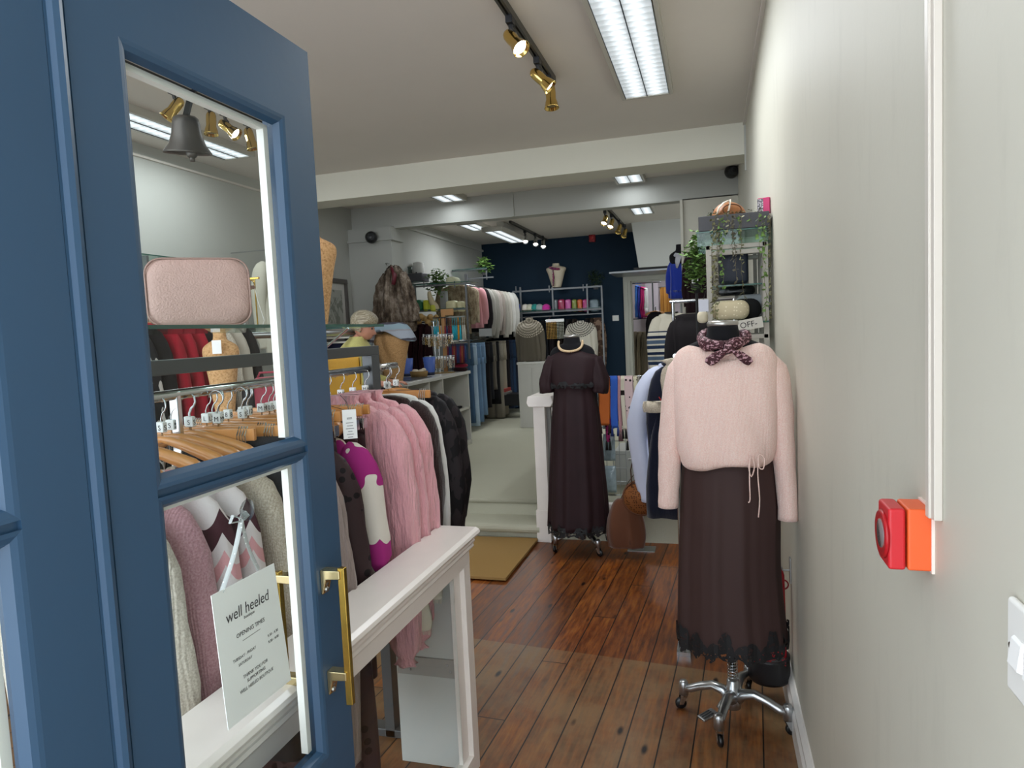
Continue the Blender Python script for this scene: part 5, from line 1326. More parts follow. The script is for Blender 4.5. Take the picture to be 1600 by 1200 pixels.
# garments along the left wall, upper rail
UX = -3.12
for pts, lab in (((8.0, 10.75, 2.15, UX), 'upper chrome rail of cream and grey jumpers along the rear left wall'), ((8.0, 10.6, 1.42, UX-.0), 'lower chrome rail of jeans along the rear left wall')):
    y0_, y1_, z_, x_ = pts; r = thing('clothes_rail', lab, 'clothes rail', (x_, y0_, z_), 0, 'rails on the rear left wall')
    MB().tube([(0, 0, 0), (0, y1_-y0_, 0)], .0125, 10).build('bar', CHROME, r, smooth=True)
    for q in (.02, (y1_-y0_)/2, y1_-y0_-.02): MB().tube([(0, q, 0), (-3.6-x_, q, 0)], .01, 8).build('bracket', CHROME, r)
up = [(8.25, furmat('5a4a3a', '8d7c66', 'b3a48c', 20), 'beige bouclé jacket', .62, .5), (8.42, furmat('3c3029', '8b7a68', 'b5a796', 26), 'brown fur gilet', .5, 0), (8.60, furmat('8a7b66', 'b4a58c', 'd3c6ae', 30), 'pale shearling gilet', .48, 0), (8.76, cloth('c98f94'), 'dusty pink blouse', .55, .5),
      (8.92, BLACKC, 'black jumper', .6, .58), (9.08, knit('a7a39a'), 'grey marl jumper', .58, .66), (9.24, knit('9c988e'), 'darker grey jumper', .62, .7), (9.40, knit('b3a8a0'), 'mushroom jumper', .58, .6), (9.56, knit('a2968c'), 'taupe jumper', .6, .66), (9.72, knit('b9b4a8'), 'pale grey jumper', .6, .7),
      (9.90, knit('d6d0c4'), 'cream jumper', .58, .66), (10.08, cloth('e2dfd8'), 'white blouse', .56, .62), (10.26, cloth('e6e4de'), 'long white blouse', .6, .7)]
for i, (y, m, nm, L, sl) in enumerate(up):
    mb = top_mesh(L=L, sl=sl, seed=i, sr=.058, t=.045, ey=.8, amp=.01, sw=.2)
    o = mb.build('hanging_garment', m, smooth=True, loc=(UX, y, 2.125), rz=.06+.07*sin(i*2.3)); tag(o, nm+' on the upper rail of the rear left wall', nm.split()[-1], 'garments on the upper left wall rail')
low = [(8.3, mat('33506e', .9, var=.2, nscale=10), 'dark blue jeans', 1.02), (8.45, mat('9fb4c8', .9, var=.15), 'pale blue jeans', 1.08), (8.62, mat('5f7d9c', .9, var=.2), 'mid blue jeans', 1.05), (8.8, mat('6f8ba8', .9, var=.2), 'washed blue jeans', .98), (8.98, BLACKC, 'black trousers', .9), (9.12, cloth('22242a'), 'charcoal trousers', .8),
       (9.28, cloth('6d675c'), 'khaki cropped trousers', .68), (9.42, cloth('1d1d20'), 'black cropped trousers', .9), (9.6, cloth('8e877a'), 'stone trousers', 1.12), (9.78, cloth('a39a88'), 'sand trousers', 1.1), (9.95, BLACKC, 'black wide trousers', 1.0), (10.12, mat('1d2c44', .9), 'navy trousers', 1.05), (10.28, mat('213a58', .9), 'deep blue trousers', 1.05), (10.44, mat('1a2438', .9), 'inky blue trousers', 1.05)]
for i, (y, m, nm, L) in enumerate(low):
    o = leg_mesh(L=L, w=.15, w2=.13, seed=i, t=.045).build('hanging_trousers', m, smooth=True, loc=(UX+.03, y, 1.38), rz=0); tag(o, nm+' on the lower rail of the rear left wall', 'trousers', 'trousers on the lower left wall rail')
rack('shelf_rack', 'chrome rack with a glass top above the cream jumpers', [(730, 430, 730, 560, 1.3), (707, 424, 760, 424, 1), (728, 436, 770, 436, 1), (760, 424, 760, 436, .8)], [(707, 423, 762, 423, .3)], 9.4)
plant('green plant on the glass rack at the corner of the navy wall', 757, 423, 9.55, (.11, .11, .13), 150, .07, GREEN, seed=5, droop=.05)
a = PY(749, 526, 8.2); b = PY(768, 513, 8.2); k = MB().box(a.x, 8.195, a.z, b.x, 8.205, b.z).build('sign_card', mat('a9abac', .5), r); k.location = -r.location
for k, (x0, y0, x1, y1, c, l) in enumerate(((775, 608, 790, 613, 'b04a44', 'red shoe box'), (777, 613, 792, 618, '8f8d88', 'grey shoe box'), (729, 625, 741, 645, '1a1a1d', 'black storage box'), (772, 616, 812, 634, '18181b', 'long black storage box'), (742, 618, 768, 640, '141416', 'wide black storage box'))):
    hb('storage_box', l+' on the floor under the rear left rail', 'box', x0, y0, x1, y1, 9.6 if k != 2 else 9.0, .3, mat(c, .6), 'boxes under the rear left rail')

# ================================================================= NAVY REAR WALL
NY = 10.5
rack('shelf_rack', 'long chrome rack of caps and coloured pouches on the navy wall', [(813, 450, 813, 560, 1.3), (863, 450, 863, 492, 1.2), (917, 445, 917, 490, 1.2), (940, 449, 940, 590, 1.3), (802, 456, 940, 456, 1.3), (802, 490, 940, 490, 1.3), (802, 497, 940, 497, .8), (806, 448, 806, 457, .7), (858, 447, 858, 456, .7), (911, 445, 911, 454, .7)], [(802, 488, 940, 488, .33)], NY)
for k in range(8):
    c = ('2f4fb0', 'e0d9cc', 'c8c5b0', '2e8b84', '9aa7a6', 'c9379a', 'd55aa8', 'b9c3c8')[k]; x = (812, 821, 828, 836, 843, 854, 858, 849)[k]
    p = PY(x, 487, NY+.1); s = pxm(p)
    mb = MB().ball((0, 0, .045), .075, .085, .075, n=16, m=8); mb.grid(lambda u, v: ((u-.5)*.13, -.06-.07*v*(1-(2*u-1)**2*.5), .035-.012*v), 8, 4)
    mb.v = [Vector((v.x, v.y, max(v.z, .004))) for v in mb.v]
    if k in (6, 7): continue
    o = mb.build('baseball_cap', cloth(c), smooth=True, loc=p); o.location.z += .002
    tag(o, ('blue', 'cream', 'pale stone', 'teal', 'grey', 'bright pink')[k]+' baseball cap on the navy wall rack', 'cap', 'caps on the navy wall rack')
for k, (x0, x1, c, n_) in enumerate(((865, 873, '6d7478', 'slate grey'), (874, 884, 'a0284f', 'crimson'), (885, 894, 'c4579a', 'pink'), (895.5, 903, '7f8a3a', 'olive green'), (904, 911, 'c8622e', 'orange'), (912, 921, 'b83a7c', 'magenta'), (922, 937, '6f8088', 'blue grey'))):
    rb('leather_pouch', n_+' leather pouch on the navy wall rack', 'pouch', x0, 468, x1, 487, NY+.12, .16, mat(c, .35, var=.12, coat=.3), 'pouches on the navy wall rack', r=.3)
p = PY(870, 449, NY+.15); s = pxm(p)
r = cork_bust('display_bust', 'cream bust with a plum and pink scarf on top of the navy wall rack', tuple(p), 27*s*1.15, 37*s, 0, mat('c9bda6', .6))
mb = MB(); mb.tube([(.09*cos(a*PI/8)*1.0, -.02+.075*sin(a*PI/8), 29*s-.02*sin(a*PI/8+2)) for a in range(17)], [.022]*17, 8); mb.tube([(-.03, -.09, 26*s), (-.02, -.115, 15*s), (-.035, -.10, 2*s)], [.025, .035, .02], 8, ry=.4)
o = mb.build('scarf', spotted('8c3f5c', 'd9c3cc', 30, .33, .6, extra=('2c2350', .6)), smooth=True, loc=p); tag(o, 'plum and pink patterned scarf round the cream bust', 'scarf')
plant('dark feathery plant on the right of the navy wall rack', 931, 446, NY+.15, (.13, .11, .14), 260, .04, DKGREEN, seed=9, pot=True)
# fair isle jumpers, necklaces and clothes below that rack
def fairisle(c1, c2, p):
    t = NT('m_fair%d' % len(MC)); v = t.coord(); sp = t.new('SeparateXYZ'); t.l(v, sp.inputs[0])
    r2 = t.math('SQRT', t.math('ADD', t.math('POWER', sp.outputs[0], 2), t.math('POWER', sp.outputs[2], 2)))
    yoke = t.math('LESS_THAN', r2, .23); ang = t.math('MULTIPLY', t.math('ARCTAN2', sp.outputs[0], sp.outputs[2]), 22)
    zz = t.math('SINE', t.math('ADD', t.math('MULTIPLY', r2, p), t.math('MULTIPLY', t.math('ABSOLUTE', t.math('SINE', ang)), 3.4)))
    f = t.math('MULTIPLY', yoke, t.math('GREATER_THAN', zz, .05)); t.base(t.mix(f, lin(c1), lin(c2))); t.b.inputs['Roughness'].default_value = .95
    t.bump(t.noise(v, 180, 2), .5, .004); MC['fi%d' % len(MC)] = t.m; return t.m
FI1 = fairisle('5f584b', 'b8ae9c', 190); FI2 = fairisle('cfc9ba', '2b2a28', 190)
cab = thing('plinth_cabinet', 'low white panelled cabinet on the carpet under the brown fair isle jumper', 'cabinet', (-2.22, 8.65, FH))
cz = PY(830, 566, 8.6).z-FH
MB().box(-.235, 0, 0, .235, .55, cz-.03).build('body', WS, cab, bevel=.003); MB().box(-.245, -.012, cz-.03, .245, .56, cz).build('top', mat('d5d3cc', .35), cab, bevel=.004)
MB().box(-.2, -.006, .06, -.06, 0, cz-.08).build('panel', WS, cab, bevel=.002); MB().box(-.045, -.006, .06, .2, 0, cz-.08).build('panel', WS, cab, bevel=.002)
def bust_form(label, px, py0, py1, Y, wpx, m=VELVET, zbase=None):
    p = PY(px, py1, Y); s = pxm(p); 
    if zbase is not None: p.z = zbase
    return cork_bust('display_bust', label, tuple(p), wpx*s*.8, (py1-py0)*s, 0, m)
b0 = PY(828, 565, 8.85); bust_form('black bust under the brown fair isle jumper on the white cabinet', 828, 492, 562, 8.85, 34, zbase=FH+cz)
o = front_top('fair_isle_jumper', 'brown fair isle jumper displayed on the white cabinet', 'jumper', 827, 500, 8.80, 42, 64, FI1, sl=1.28, t=.085, neck=.055, ey=1.0, high=.03)
o = front_top('fair_isle_jumper', 'cream and black fair isle jumper behind the dark dress form', 'jumper', 907, 503, NY-.08, 46, 66, FI2, sl=1.1, t=.07, neck=.06, high=.02)
o = front_top('patterned_blouse', 'brown patterned blouse at the right end of the navy wall rack', 'blouse', 934, 505, NY+.05, 22, 88, spotted('7a6454', '4a382e', 12, .5, noise=True), sl=.9, z=PY(860, 500, NY).z)
r = thing('necklace_rack', 'gold and pearl necklaces hanging under the navy wall rack', 'jewellery', tuple(PY(868, 500, 10.1))); s = pxm(r.location)
MB().tube([(-16*s, 0, 0), (14*s, 0, 0)], .006, 6).tube([(-14*s, 0, 0), (-14*s, .42, 8*s)], .005, 6).build('bar', CHROME, r)
for k in range(12):
    x = (-14+2.4*k)*s; mb = MB()
    for q in range(12): mb.ball((x, -.01, -.03-.022*q), .009, n=6, m=4)
    mb.build('necklace', mat('b8944e' if k < 7 else 'b9bcae', .35, .5), r, smooth=True)
    MB().box(x-.012, -.012, -.03, x+.012, -.009, .015).build('price_card', CARD, r)
for k, (x, c) in enumerate(((798, '15161a'), (810, '2b1d20'), (819, '1a1a1e'), (848, '17171b'), (856, '1b1c20'), (864, '211a1c'), (878, '241c1a'), (888, '1d1b1e'), (898, '2c241f'), (918, '1c1a1c'), (926, '33281f'))):
    front_top('hanging_garment', 'dark garment on the rail under the navy wall rack, %s from the left' % ('first second third fourth fifth sixth seventh eighth ninth tenth last'.split()[k]), 'garment', x, 500, NY+.05, z=PY(860, 500, NY).z, wpx=22, hpx=92, m=cloth(c), rz=1.35, sl=.9, group='dark garments under the navy wall rack')
# doorway shelf and clothes in the far room
a = PY(957, 429, 10.3); b = PY(1066, 419, 10.3)
o = MB().box(a.x, 9.95, a.z-.012, .9, 10.8, a.z+.012).build('high_shelf', mat('8c8f92', .3, .3)); tag(o, 'dark-edged high shelf above the rear doorway', 'shelf')
MB().box(a.x+.35, 9.97, a.z+.012, .9, 10.7, a.z+.05).build('black_trim', BLACK, o); 
for k, (x, c, n_, L) in enumerate(((995, '3d78c9', 'blue', 50), (999, '3a3fa0', 'violet', 50), (1003, 'c0246a', 'cerise', 48), (1006, 'd02a78', 'bright pink', 47), (1009, 'dcd8d4', 'white', 40))):
    front_top('hanging_shirt', n_+' shirt hanging in the far room beyond the doorway', 'shirt', x, 446+k, 12.3, 12, L, mat(c, .7), rz=1.25, group='bright shirts in the far room', sl=.9)
for k, (x, c) in enumerate(((992, '7c6f5a'), (999, '8a7b62'), (1006, '6f634f'))):
    front_top('hanging_coat', 'beige coat on the lower rail of the far room, %s one' % ('left', 'middle', 'right')[k], 'coat', x, 518, 12.2, 14, 92, cloth(c), rz=1.1, group='beige coats in the far room', sl=.9)
r = thing('far_rail', 'clothes rail with bright shirts and beige coats in the far room', 'clothes rail', tuple(PY(992, 443, 12.3)))
zf = FH-r.location.z
MB().tube([(-.1, 0, 0), (.45, 0, 0)], .012, 8).build('bar', CHROME, r); MB().tube([(.3, 0, 0), (.3, 0, zf)], .014, 8).build('post', CHROME, r); MB().tube([(-.1, 0, 0), (-.1, 0, zf)], .014, 8).build('post', CHROME, r); MB().tube([(-.1, 0, -.62), (.3, 0, -.62)], .012, 8).build('bar', CHROME, r)
MB().cbox((-.12, -.02, -.02), .12, .02, .12).build('white_box', WHITE, r)
o = front_top('black_jumper', 'black jumper on a wooden hanger in the far room', 'jumper', 1024, 487, 11.6, 28, 60, BLACKC, sl=.9)
r = thing('wooden_hanger', 'wooden hanger holding the black jumper in the far room', 'hanger', tuple(o.location+Vector((0, 0, .02)))); wood_hanger_parts(r)
MB().tube([(0, .03, .06), (0, .03, FH-r.location.z)], .01, 8).build('stand_pole', CHROME, r)
for k in range(6):
    p = PY(1034+2.6*k, 449, 13.6); o = MB().grid(lambda u, v: ((u-.5)*.07, .02*sin(u*9+k), -v*1.3), 8, 6).build('curtain', mat(('c58a3c', 'a86f2c', 'd39a4a')[k % 3], .8), smooth=True, loc=p, solid=.004); tag(o, 'ochre hanging in the far room, %s from the left' % ('first', 'second', 'third', 'fourth', 'fifth', 'last')[k], 'curtain', 'ochre hangings in the far room')
hb('folding_screen', 'pale lilac folding screen standing in the far room', 'screen', 1013, 440, 1033, 604, 13.5, .05, mat('c9bcc2', .6))
r = thing('curtain_pole', 'pole of the ochre hangings in the far room', 'curtain pole', tuple(PY(1030, 449, 13.6))); MB().tube([(-.1, 0, 0), (1.4, 0, .0)], .012, 8).build('pole', CHROME, r)
for q in (0, 1.3): MB().tube([(q, 0, 0), (q, .45, 0)], .01, 6).build('bracket', CHROME, r)

# ================================================================= SCARF RAIL AND GRID BY THE STEPS
p = PY(930, 590, 5.0)
sr = thing('scarf_rail', 'chrome rail hung with patterned scarves behind the dark dress form', 'rail', (p.x, 5.0, p.z))
q1 = PY(1062, 588, 5.0)
MB().tube([(0, 0, 0), (q1.x-p.x, 0, 0)], .007, 8).build('bar', CHROME, sr, smooth=True)
for x in (.02, q1.x-p.x-.02): MB().tube([(x, 0, 0), (x, 0, FH-p.z)], .009, 8).build('upright', CHROME, sr)
def strap(label, px0, px1, py0, py1, m, tassel=None, k=0, Y=4.985):
    a, b = PY((px0+px1)/2, 590, Y), PY((px0+px1)/2, py1, Y); s = pxm(a); w_ = (px1-px0)*s; L = a.z-b.z
    top = a.z+.008
    R = MB()
    R.grid(lambda u, v: ((u-.5)*w_+.004*sin(v*5+k), -.008-.004*sin(u*PI)*sin(v*7+k), -v*(L+.01)), 6, 16)
    R.grid(lambda u, v: ((u-.5)*w_, -.008+.03*v, .004*sin(v*PI)), 6, 4); R.grid(lambda u, v: ((u-.5)*w_*.95+.006, .022, -v*(L*.9)), 6, 12)
    o = R.build('scarf', m, smooth=True, loc=(a.x, Y, top), solid=.003); tag(o, label, 'scarf', 'scarves on the chrome rail')
    if tassel:
        for c in (-1, 1):
            MB().tube([(c*w_*.42, -.008, -L), (c*w_*.42, -.008, -L-.02), (c*w_*.42, -.008, -L-.07)], [.004, .008, .011], 8).build('tassel', mat(tassel, .8), o, smooth=True)
strap('bright orange scarf half behind the sleeve of the dark dress', 935, 951, 590, 664, mat('c8692a', .8, bump=.3), '3a2018', 0)
strap('cobalt blue scarf on the chrome rail', 953, 964, 590, 668, mat('2f5fc0', .8, bump=.3), '243a80', 1)
strap('dusty pink scarf beside the cobalt blue one', 965, 969, 590, 676, mat('b98a90', .8), '7a5a60', 2)
strap('cream scarf with dark bands on the chrome rail', 970, 976, 590, 672, banded([(0, 'd9d2c0'), (.88, '2a2422')], .3), '1e1a1a', 3)
strap('blush scarf with black stars on the chrome rail', 976, 989, 590, 690, spotted('d9bfc0', '231d20', 26, .30), '1c1a1c', 4)
strap('cream and black edged scarf right of the starry one', 990, 996, 590, 660, spotted('d6ceb4', '2a2622', 30, .3), '1c1a1c', 5)
strap('grey snakeskin scarf on the chrome rail', 997, 1008, 590, 688, spotted('8f8a84', '3a3734', 45, .55, noise=True), '1f1d1c', 6)
strap('black and stone camouflage scarf at the right of the rail', 1011, 1028, 590, 655, spotted('25241f', '8f8a74', 18, .56, noise=True), '1f1d1c', 7)
strap('pink and black narrow scarf below the orange one', 944, 950, 590, 690, spotted('b03a78', '1d181c', 40, .3), '1f1d1c', 8, 5.03)
# wire grid with clear packets
g0, g1 = PY(938, 690, 5.1), PY(976, 775, 5.1)
gr = thing('wire_grid', 'wire grid panel standing on the ledge behind the dark dress form', 'grid panel', (g0.x, 5.1, FH+.003))
gw, gh = g1.x-g0.x+.12, .82
for k in range(7): MB().tube([(-.1+gw*k/6, 0, 0), (-.1+gw*k/6, 0, gh)], .003, 5).build('wire', STEEL, gr)
for k in range(9): MB().tube([(-.1, .004, gh*k/8), (-.1+gw, .004, gh*k/8)], .003, 5).build('wire', STEEL, gr)
PK = mat('9fb0b8', .15, var=.35, nscale=30, bump=.9, bscale=30)
for k, (x, z) in enumerate(((0, .02), (.1, .02), (0, .26), (.1, .26), (0, .5), (.1, .5))):
    mb = MB(); mb.grid(lambda u, v: ((u-.5)*.085, -.014*sin(u*PI)*sin(v*PI)+.003*sin(u*17+v*13), v*.2), 8, 8); o = mb.build('clear_packet', PK, smooth=True, loc=(gr.location.x+x-.03, 5.075, FH+z+.01), solid=.012)
    tag(o, ('lower left', 'lower right', 'middle left', 'middle right', 'upper left', 'upper right')[k]+' clear packet on the wire grid', 'packet', 'clear packets on the wire grid')
a = PY(966, 706, 5.3)
o = hb('white_drawer_unit', 'white panelled unit behind the scarves and the wire grid', 'cabinet', 962, 704, 1030, 775, 5.45, .4, mat('c9cbc8', .5)); 
# woven brown bag and suede bag on a chrome stand
f = PZ(1003, 858, 0)
bs = thing('bag_stand', 'small chrome display stand with a square foot on the wooden floor', 'stand', (f.x, f.y, 0))
MB().box(-.09, -.06, 0, .09, .06, .005).build('foot_plate', STEEL, bs, bevel=.001); MB().tube([(0, 0, .004), (0, 0, .62)], .0075, 10).build('pole', CHROME, bs, smooth=True); MB().tube([(-.07, 0, .615), (.07, 0, .615)], .007, 8).build('arm', CHROME, bs)
SU = mat('5c3218', .9, var=.2, nscale=6, sheen=.3)
p = PY(982, 850, 4.42); s = pxm(p); mb = MB()
torso(mb, interp([(0, 27*s, .045, .6), (20*s, 30*s, .06, 1), (45*s, 27*s, .055, 1), (68*s, 19*s, .04, .6), (76*s, 12*s, .03, .2)], 4), n=40, folds=2, amp=.012, seed=1)
p.z = .09; o = mb.build('suede_bag', SU, smooth=True, loc=(p.x-.01, 4.40, .075)); tag(o, 'dark tan suede slouch bag hanging on the chrome stand', 'handbag')
MB().tube([(.03, -.058, 8*s), (.033, -.062, 40*s), (.03, -.05, 60*s)], .003, 5).build('seam', mat('3f2210', .8), o)
for sd in (-1, 1): MB().tube([(sd*.03, 0, 74*s), (sd*.02+.04, .01, 100*s), (.08, .02, .50)], .006, 6, ry=.4).build('strap', mat('4a2612', .6), o)
WV = spotted('7a4a26', '4a2810', 70, .35, .7); c = PY(1001, 778, 4.28); s = pxm(c)
mb = MB(); R = []
for k, sy in ((.0, .0), (.7, .02), (.93, .035), (1, .05), (.93, .065), (.7, .08), (0.0, .1)):
    R.append([(27*s*max(k, .02)*cos(a), sy-.05, 27*s*max(k, .02)*sin(a)*(1 if sin(a) < 0 else .9)) for a in [2*PI*j/32 for j in range(32)]])
mb.rings(R); o = mb.build('woven_bag', WV, smooth=True, loc=c); tag(o, 'round woven brown shoulder bag in front of the suede bag', 'handbag')
MB().tube([(27*s*cos(a*PI/16), -.0, 27*s*sin(a*PI/16)) for a in range(-32, 1)], .008, 6).build('rim', mat('5f361a', .6), o, smooth=True)
for x, w_ in ((-12, .012), (-3, .006), (6, .012)): MB().tube([(x*s, -.03, 18*s), (x*s*.8-4*s, -.01, 45*s), (x*s*.5-3*s, .02, 66*s)], w_, 6, ry=.3).build('strap', mat('4a2a16', .5), o)

# ================================================================= STRIPED JUMPER, BLUE BUST, RACK BEHIND THE PINK JUMPER
STR2 = banded([(0, '23324c'), (.2, 'c9c4b4'), (.3, '4f6075'), (.52, 'c9c4b4'), (.62, '1c2740'), (.8, 'd2cdbd')], .125, offs=.02)
_t = STR2.node_tree; _b = _t.nodes['Principled BSDF']; _old = _b.inputs['Base Color'].links[0].from_socket
_tc = _t.nodes.new('ShaderNodeTexCoord'); _sp = _t.nodes.new('ShaderNodeSeparateXYZ'); _t.links.new(_tc.outputs['Object'], _sp.inputs[0])
_ms = _t.nodes.new('ShaderNodeMath'); _ms.operation = 'GREATER_THAN'; _ms.inputs[1].default_value = -.135; _t.links.new(_sp.outputs[2], _ms.inputs[0])
_mx = _t.nodes.new('ShaderNodeMix'); _mx.data_type = 'RGBA'; _mx.inputs[7].default_value = lin('cfc9b8'); _t.links.new(_ms.outputs[0], _mx.inputs[0]); _t.links.new(_old, _mx.inputs[6]); _t.links.new(_mx.outputs[2], _b.inputs['Base Color'])
YB_ = 5.55
p = PY(1050, 470, YB_)
r = thing('chrome_stand', 'chrome T-stand that carries the navy and cream striped jumper', 'stand', (p.x, YB_, FH))
MB().tube([(0, 0, 0), (0, 0, p.z-FH)], .011, 12).build('pole', CHROME, r, smooth=True); MB().lathe([(.14, 0), (.13, .012), (.02, .02), (.001, .02)], n=28).build('base', CHROME, r, smooth=True)
MB().tube([(-.16, -.02, p.z-FH-.2), (.1, -.02, p.z-FH-.2)], .01, 8).build('arm', CHROME, r)
def upper(label, px, py):
    t = STR2
    o = front_top('striped_jumper', label, 'jumper', px, py, YB_-.09, 66, 100, STR2, rz=.1, sl=1.02, t=.05, ey=.8, sr=.052, amp=.006); return o
o = upper('cream jumper with navy and grey stripes beside the rear doorway', 1049, 489)
sw_ = 33*pxm(o.location)
MB().tube([(sw_*.28*cos(a*PI/12), .032*sin(a*PI/12), .002) for a in range(25)], .008, 6).build('neckband', BLACK, o, smooth=True)
p = PY(1063, 470, 7.5)
r = bust_form('bust wearing the royal blue jumper behind the wall corner', 1064, 383, 466, 7.5, 40)
MB().tube([(0, 0, 0), (0, 0, FH-r.location.z)], .012, 10).build('pole', CHROME, r); MB().lathe([(.14, 0), (.13, .012), (.001, .02)], n=24, c=(0, 0, FH-r.location.z)).build('base', CHROME, r)
o = front_top('blue_jumper', 'royal blue jumper on a bust behind the wall corner', 'jumper', 1064, 402, 7.5, 44, 64, cloth('22389a', sheen=.3), sl=.98, t=.1, neck=.06, ey=1.1)
mb = MB(); s = pxm(p); mb.tube([(.065*cos(a*PI/8), .06*sin(a*PI/8), .0+.01*sin(a*2)) for a in range(17)], [.026]*17, 10); mb.tube([(-.02, -.085, .0), (-.03, -.12, -.06), (-.04, -.11, -.13)], [.03, .028, .01], 8, ry=.4)
k = mb.build('scarf', cloth('b9b9c0'), smooth=True, loc=PY(1064, 400, 7.5)); tag(k, 'pale grey scarf round the neck of the blue jumper', 'scarf')
# black garments on the rail left of the glass cabinet
GY = 4.3
gx0, gx1 = PY(1052, 480, GY).x, PY(1105, 480, GY).x
r = thing('clothes_rail', 'chrome floor rail of black garments left of the glass-topped stand', 'clothes rail', (gx0, GY, 0))
zt_ = PY(1080, 470, GY).z
MB().tube([(-.02, 0, zt_), (.36, 0, zt_)], .011, 10).build('bar', CHROME, r); 
for x in (.0, .35): MB().tube([(x, 0, FH if False else 0), (x, 0, zt_)], .011, 10).build('post', CHROME, r)
for k, (x, py, w_, h_, lab, rz, yy) in enumerate(((1078, 490, 76, 100, 'black jumper hanging beside the striped jumper', .25, GY-.07), (1096, 494, 52, 110, 'black jacket nearest the front dress form', .4, GY+.07))):
    front_top('black_garment', lab, 'jumper', x, py, yy, w_, h_, BLACKC, rz=rz, sl=.9)
o = front_top('maroon_coat', 'very dark maroon coat hanging high on the nib wall', 'coat', 1088, 392, 6.7, 44, 96, cloth('24141a'), rz=.3, sl=.9)
r = thing('coat_hook', 'hook carrying the dark maroon coat on the nib wall', 'hook', tuple(PY(1088, 390, 7.02))); MB().tube([(0, 0, 0), (0, -.3, 0), (0, -.31, .03)], .007, 6).build('hook_body', CHROME, r)
tkp = PY(1086, 443, 6.55); o = MB().box(-.03, -.001, -.04, .03, .001, .05).build('swing_ticket', CARD, o, loc=o.matrix_basis.inverted() @ tkp); o['label'] = 'small white ticket'
MB().tube([(0, 0, .05), (.01, .02, .12)], .001, 4).build('string', BLACK, o)
# white shirt and navy knit hanging left of the pink jumper
r = thing('clothes_rail', 'chrome rail behind the pink jumper carrying the white shirt', 'clothes rail', (-.16, 3.25, 0))
zr = PY(1048, 560, 3.3).z+.02
MB().tube([(-.0, -.16, zr), (0, .42, zr)], .010, 10).build('bar', CHROME, r)
for y in (-.14, .4): MB().tube([(0, y, 0), (0, y, zr)], .010, 10).build('post', CHROME, r)
MB().box(-.03, -.16, 0, .03, .42, .02).build('base', CHROME, r)
def side_g(name, label, m, x, y, z, rz, **kw):
    o = top_mesh(**kw).build(name, m, smooth=True, loc=(x, y, z), rz=rz); tag(o, label, name.split('_')[-1]); return o
WSH = mat('c3c9df', .7, var=.05, nscale=8)
side_g('white_shirt', 'pale blue-white shirt hanging left of the pink jumper sleeve', WSH, -.15, 3.42, zr-.04, 0, L=.66, sl=.70, sw=.15, sr=.052, out=.075, seed=3, t=.04, folds=3, ey=.9)
side_g('navy_cardigan', 'navy knitted cardigan with red stitching left of the pink jumper', knit('1a1e30'), -.13, 3.27, zr-.03, 0, L=.74, sl=.70, sw=.125, sr=.042, seed=5, t=.035, folds=3)
side_g('oatmeal_jumper', 'oatmeal jumper shoulder just behind the pink jumper', KN_OAT, -.12, 3.12, zr-.01, 0, L=.24, sl=0, sw=.11, seed=6, t=.03)
o = MB()
for k in range(3): o.tube([(-.245+.01*k, 3.228, 1.17-.05*k), (-.215+.006*k, 3.225, 1.12-.05*k)], .0025, 5)
o = o.build('red_stitching', mat('b0262c', .7)); o.parent = [q for q in COL.objects if q.name == 'navy_cardigan'][0]; o.location = -o.parent.location

# ================================================================= GLASS-TOPPED WHITEWASHED STAND BY THE RIGHT WALL
EY = 3.3; ex0, ex1 = -.058, .252
zb_, ztp = PY(1150, 352, EY).z, PY(1150, 334, EY).z
et = thing('whitewashed_stand', 'tall whitewashed wooden display stand under the black plinth by the right wall', 'display stand', ((ex0+ex1)/2, EY+.18, 0))
def ep(mb, name, m, bevel=.002): o = mb.build(name, m, et, bevel=bevel); o.location = -Vector(et.location); return o
WWM = mat('a9a59c', .6, var=.2, nscale=22); lx0 = PY(1103, 400, EY).x; lx1 = lx0+.024
pz = PY(1107, 384, EY).z
for x in (lx0, ex1-.03):
    for y in (EY, EY+.33): ep(MB().box(x, y, 0, x+.024, y+.024, pz), 'post', WWM)
z6 = PY(1205, 528, EY).z; z7 = PY(1205, 393, EY).z
for zz in (pz-.02, z6, z7-.0, .25):
    ep(MB().box(lx0, EY+.002, zz, ex1-.008, EY+.022, zz+.02), 'rail', WWM); ep(MB().box(lx0, EY+.33, zz, ex1-.008, EY+.352, zz+.02), 'rail', WWM)
for zz in (pz-.02, z6, .25): ep(MB().box(ex1-.03, EY, zz, ex1-.01, EY+.35, zz+.02), 'rail', WWM); ep(MB().box(lx0, EY, zz, lx0+.02, EY+.35, zz+.02), 'rail', WWM)
for y in (EY+.08, EY+.15, EY+.22, EY+.29): ep(MB().box(ex1-.028, y, z6, ex1-.016, y+.02, pz), 'slat', WWM)
for x in (.11, .16, .2): ep(MB().box(x, EY+.335, z6, x+.018, EY+.345, pz), 'slat', WWM)
zsh = PY(1150, 503, EY).z; zm = PY(1140, 446, EY+.1).z
ep(MB().box(lx0, EY, zsh-.008, ex1-.008, EY+.35, zsh), 'glass_shelf', GLASS_SH, 0); ep(MB().box(lx0, EY-.0015, zsh-.008, ex1-.008, EY, zsh), 'shelf_edge', GLASS_EDGE, 0)
ep(MB().box(lx0, EY+.04, zm-.006, ex1-.03, EY+.34, zm), 'glass_shelf', GLASS_SH, 0); ep(MB().box(lx0, EY+.0385, zm-.006, ex1-.03, EY+.04, zm), 'shelf_edge', GLASS_EDGE, 0)
gb = PY(1150, 358, EY).z
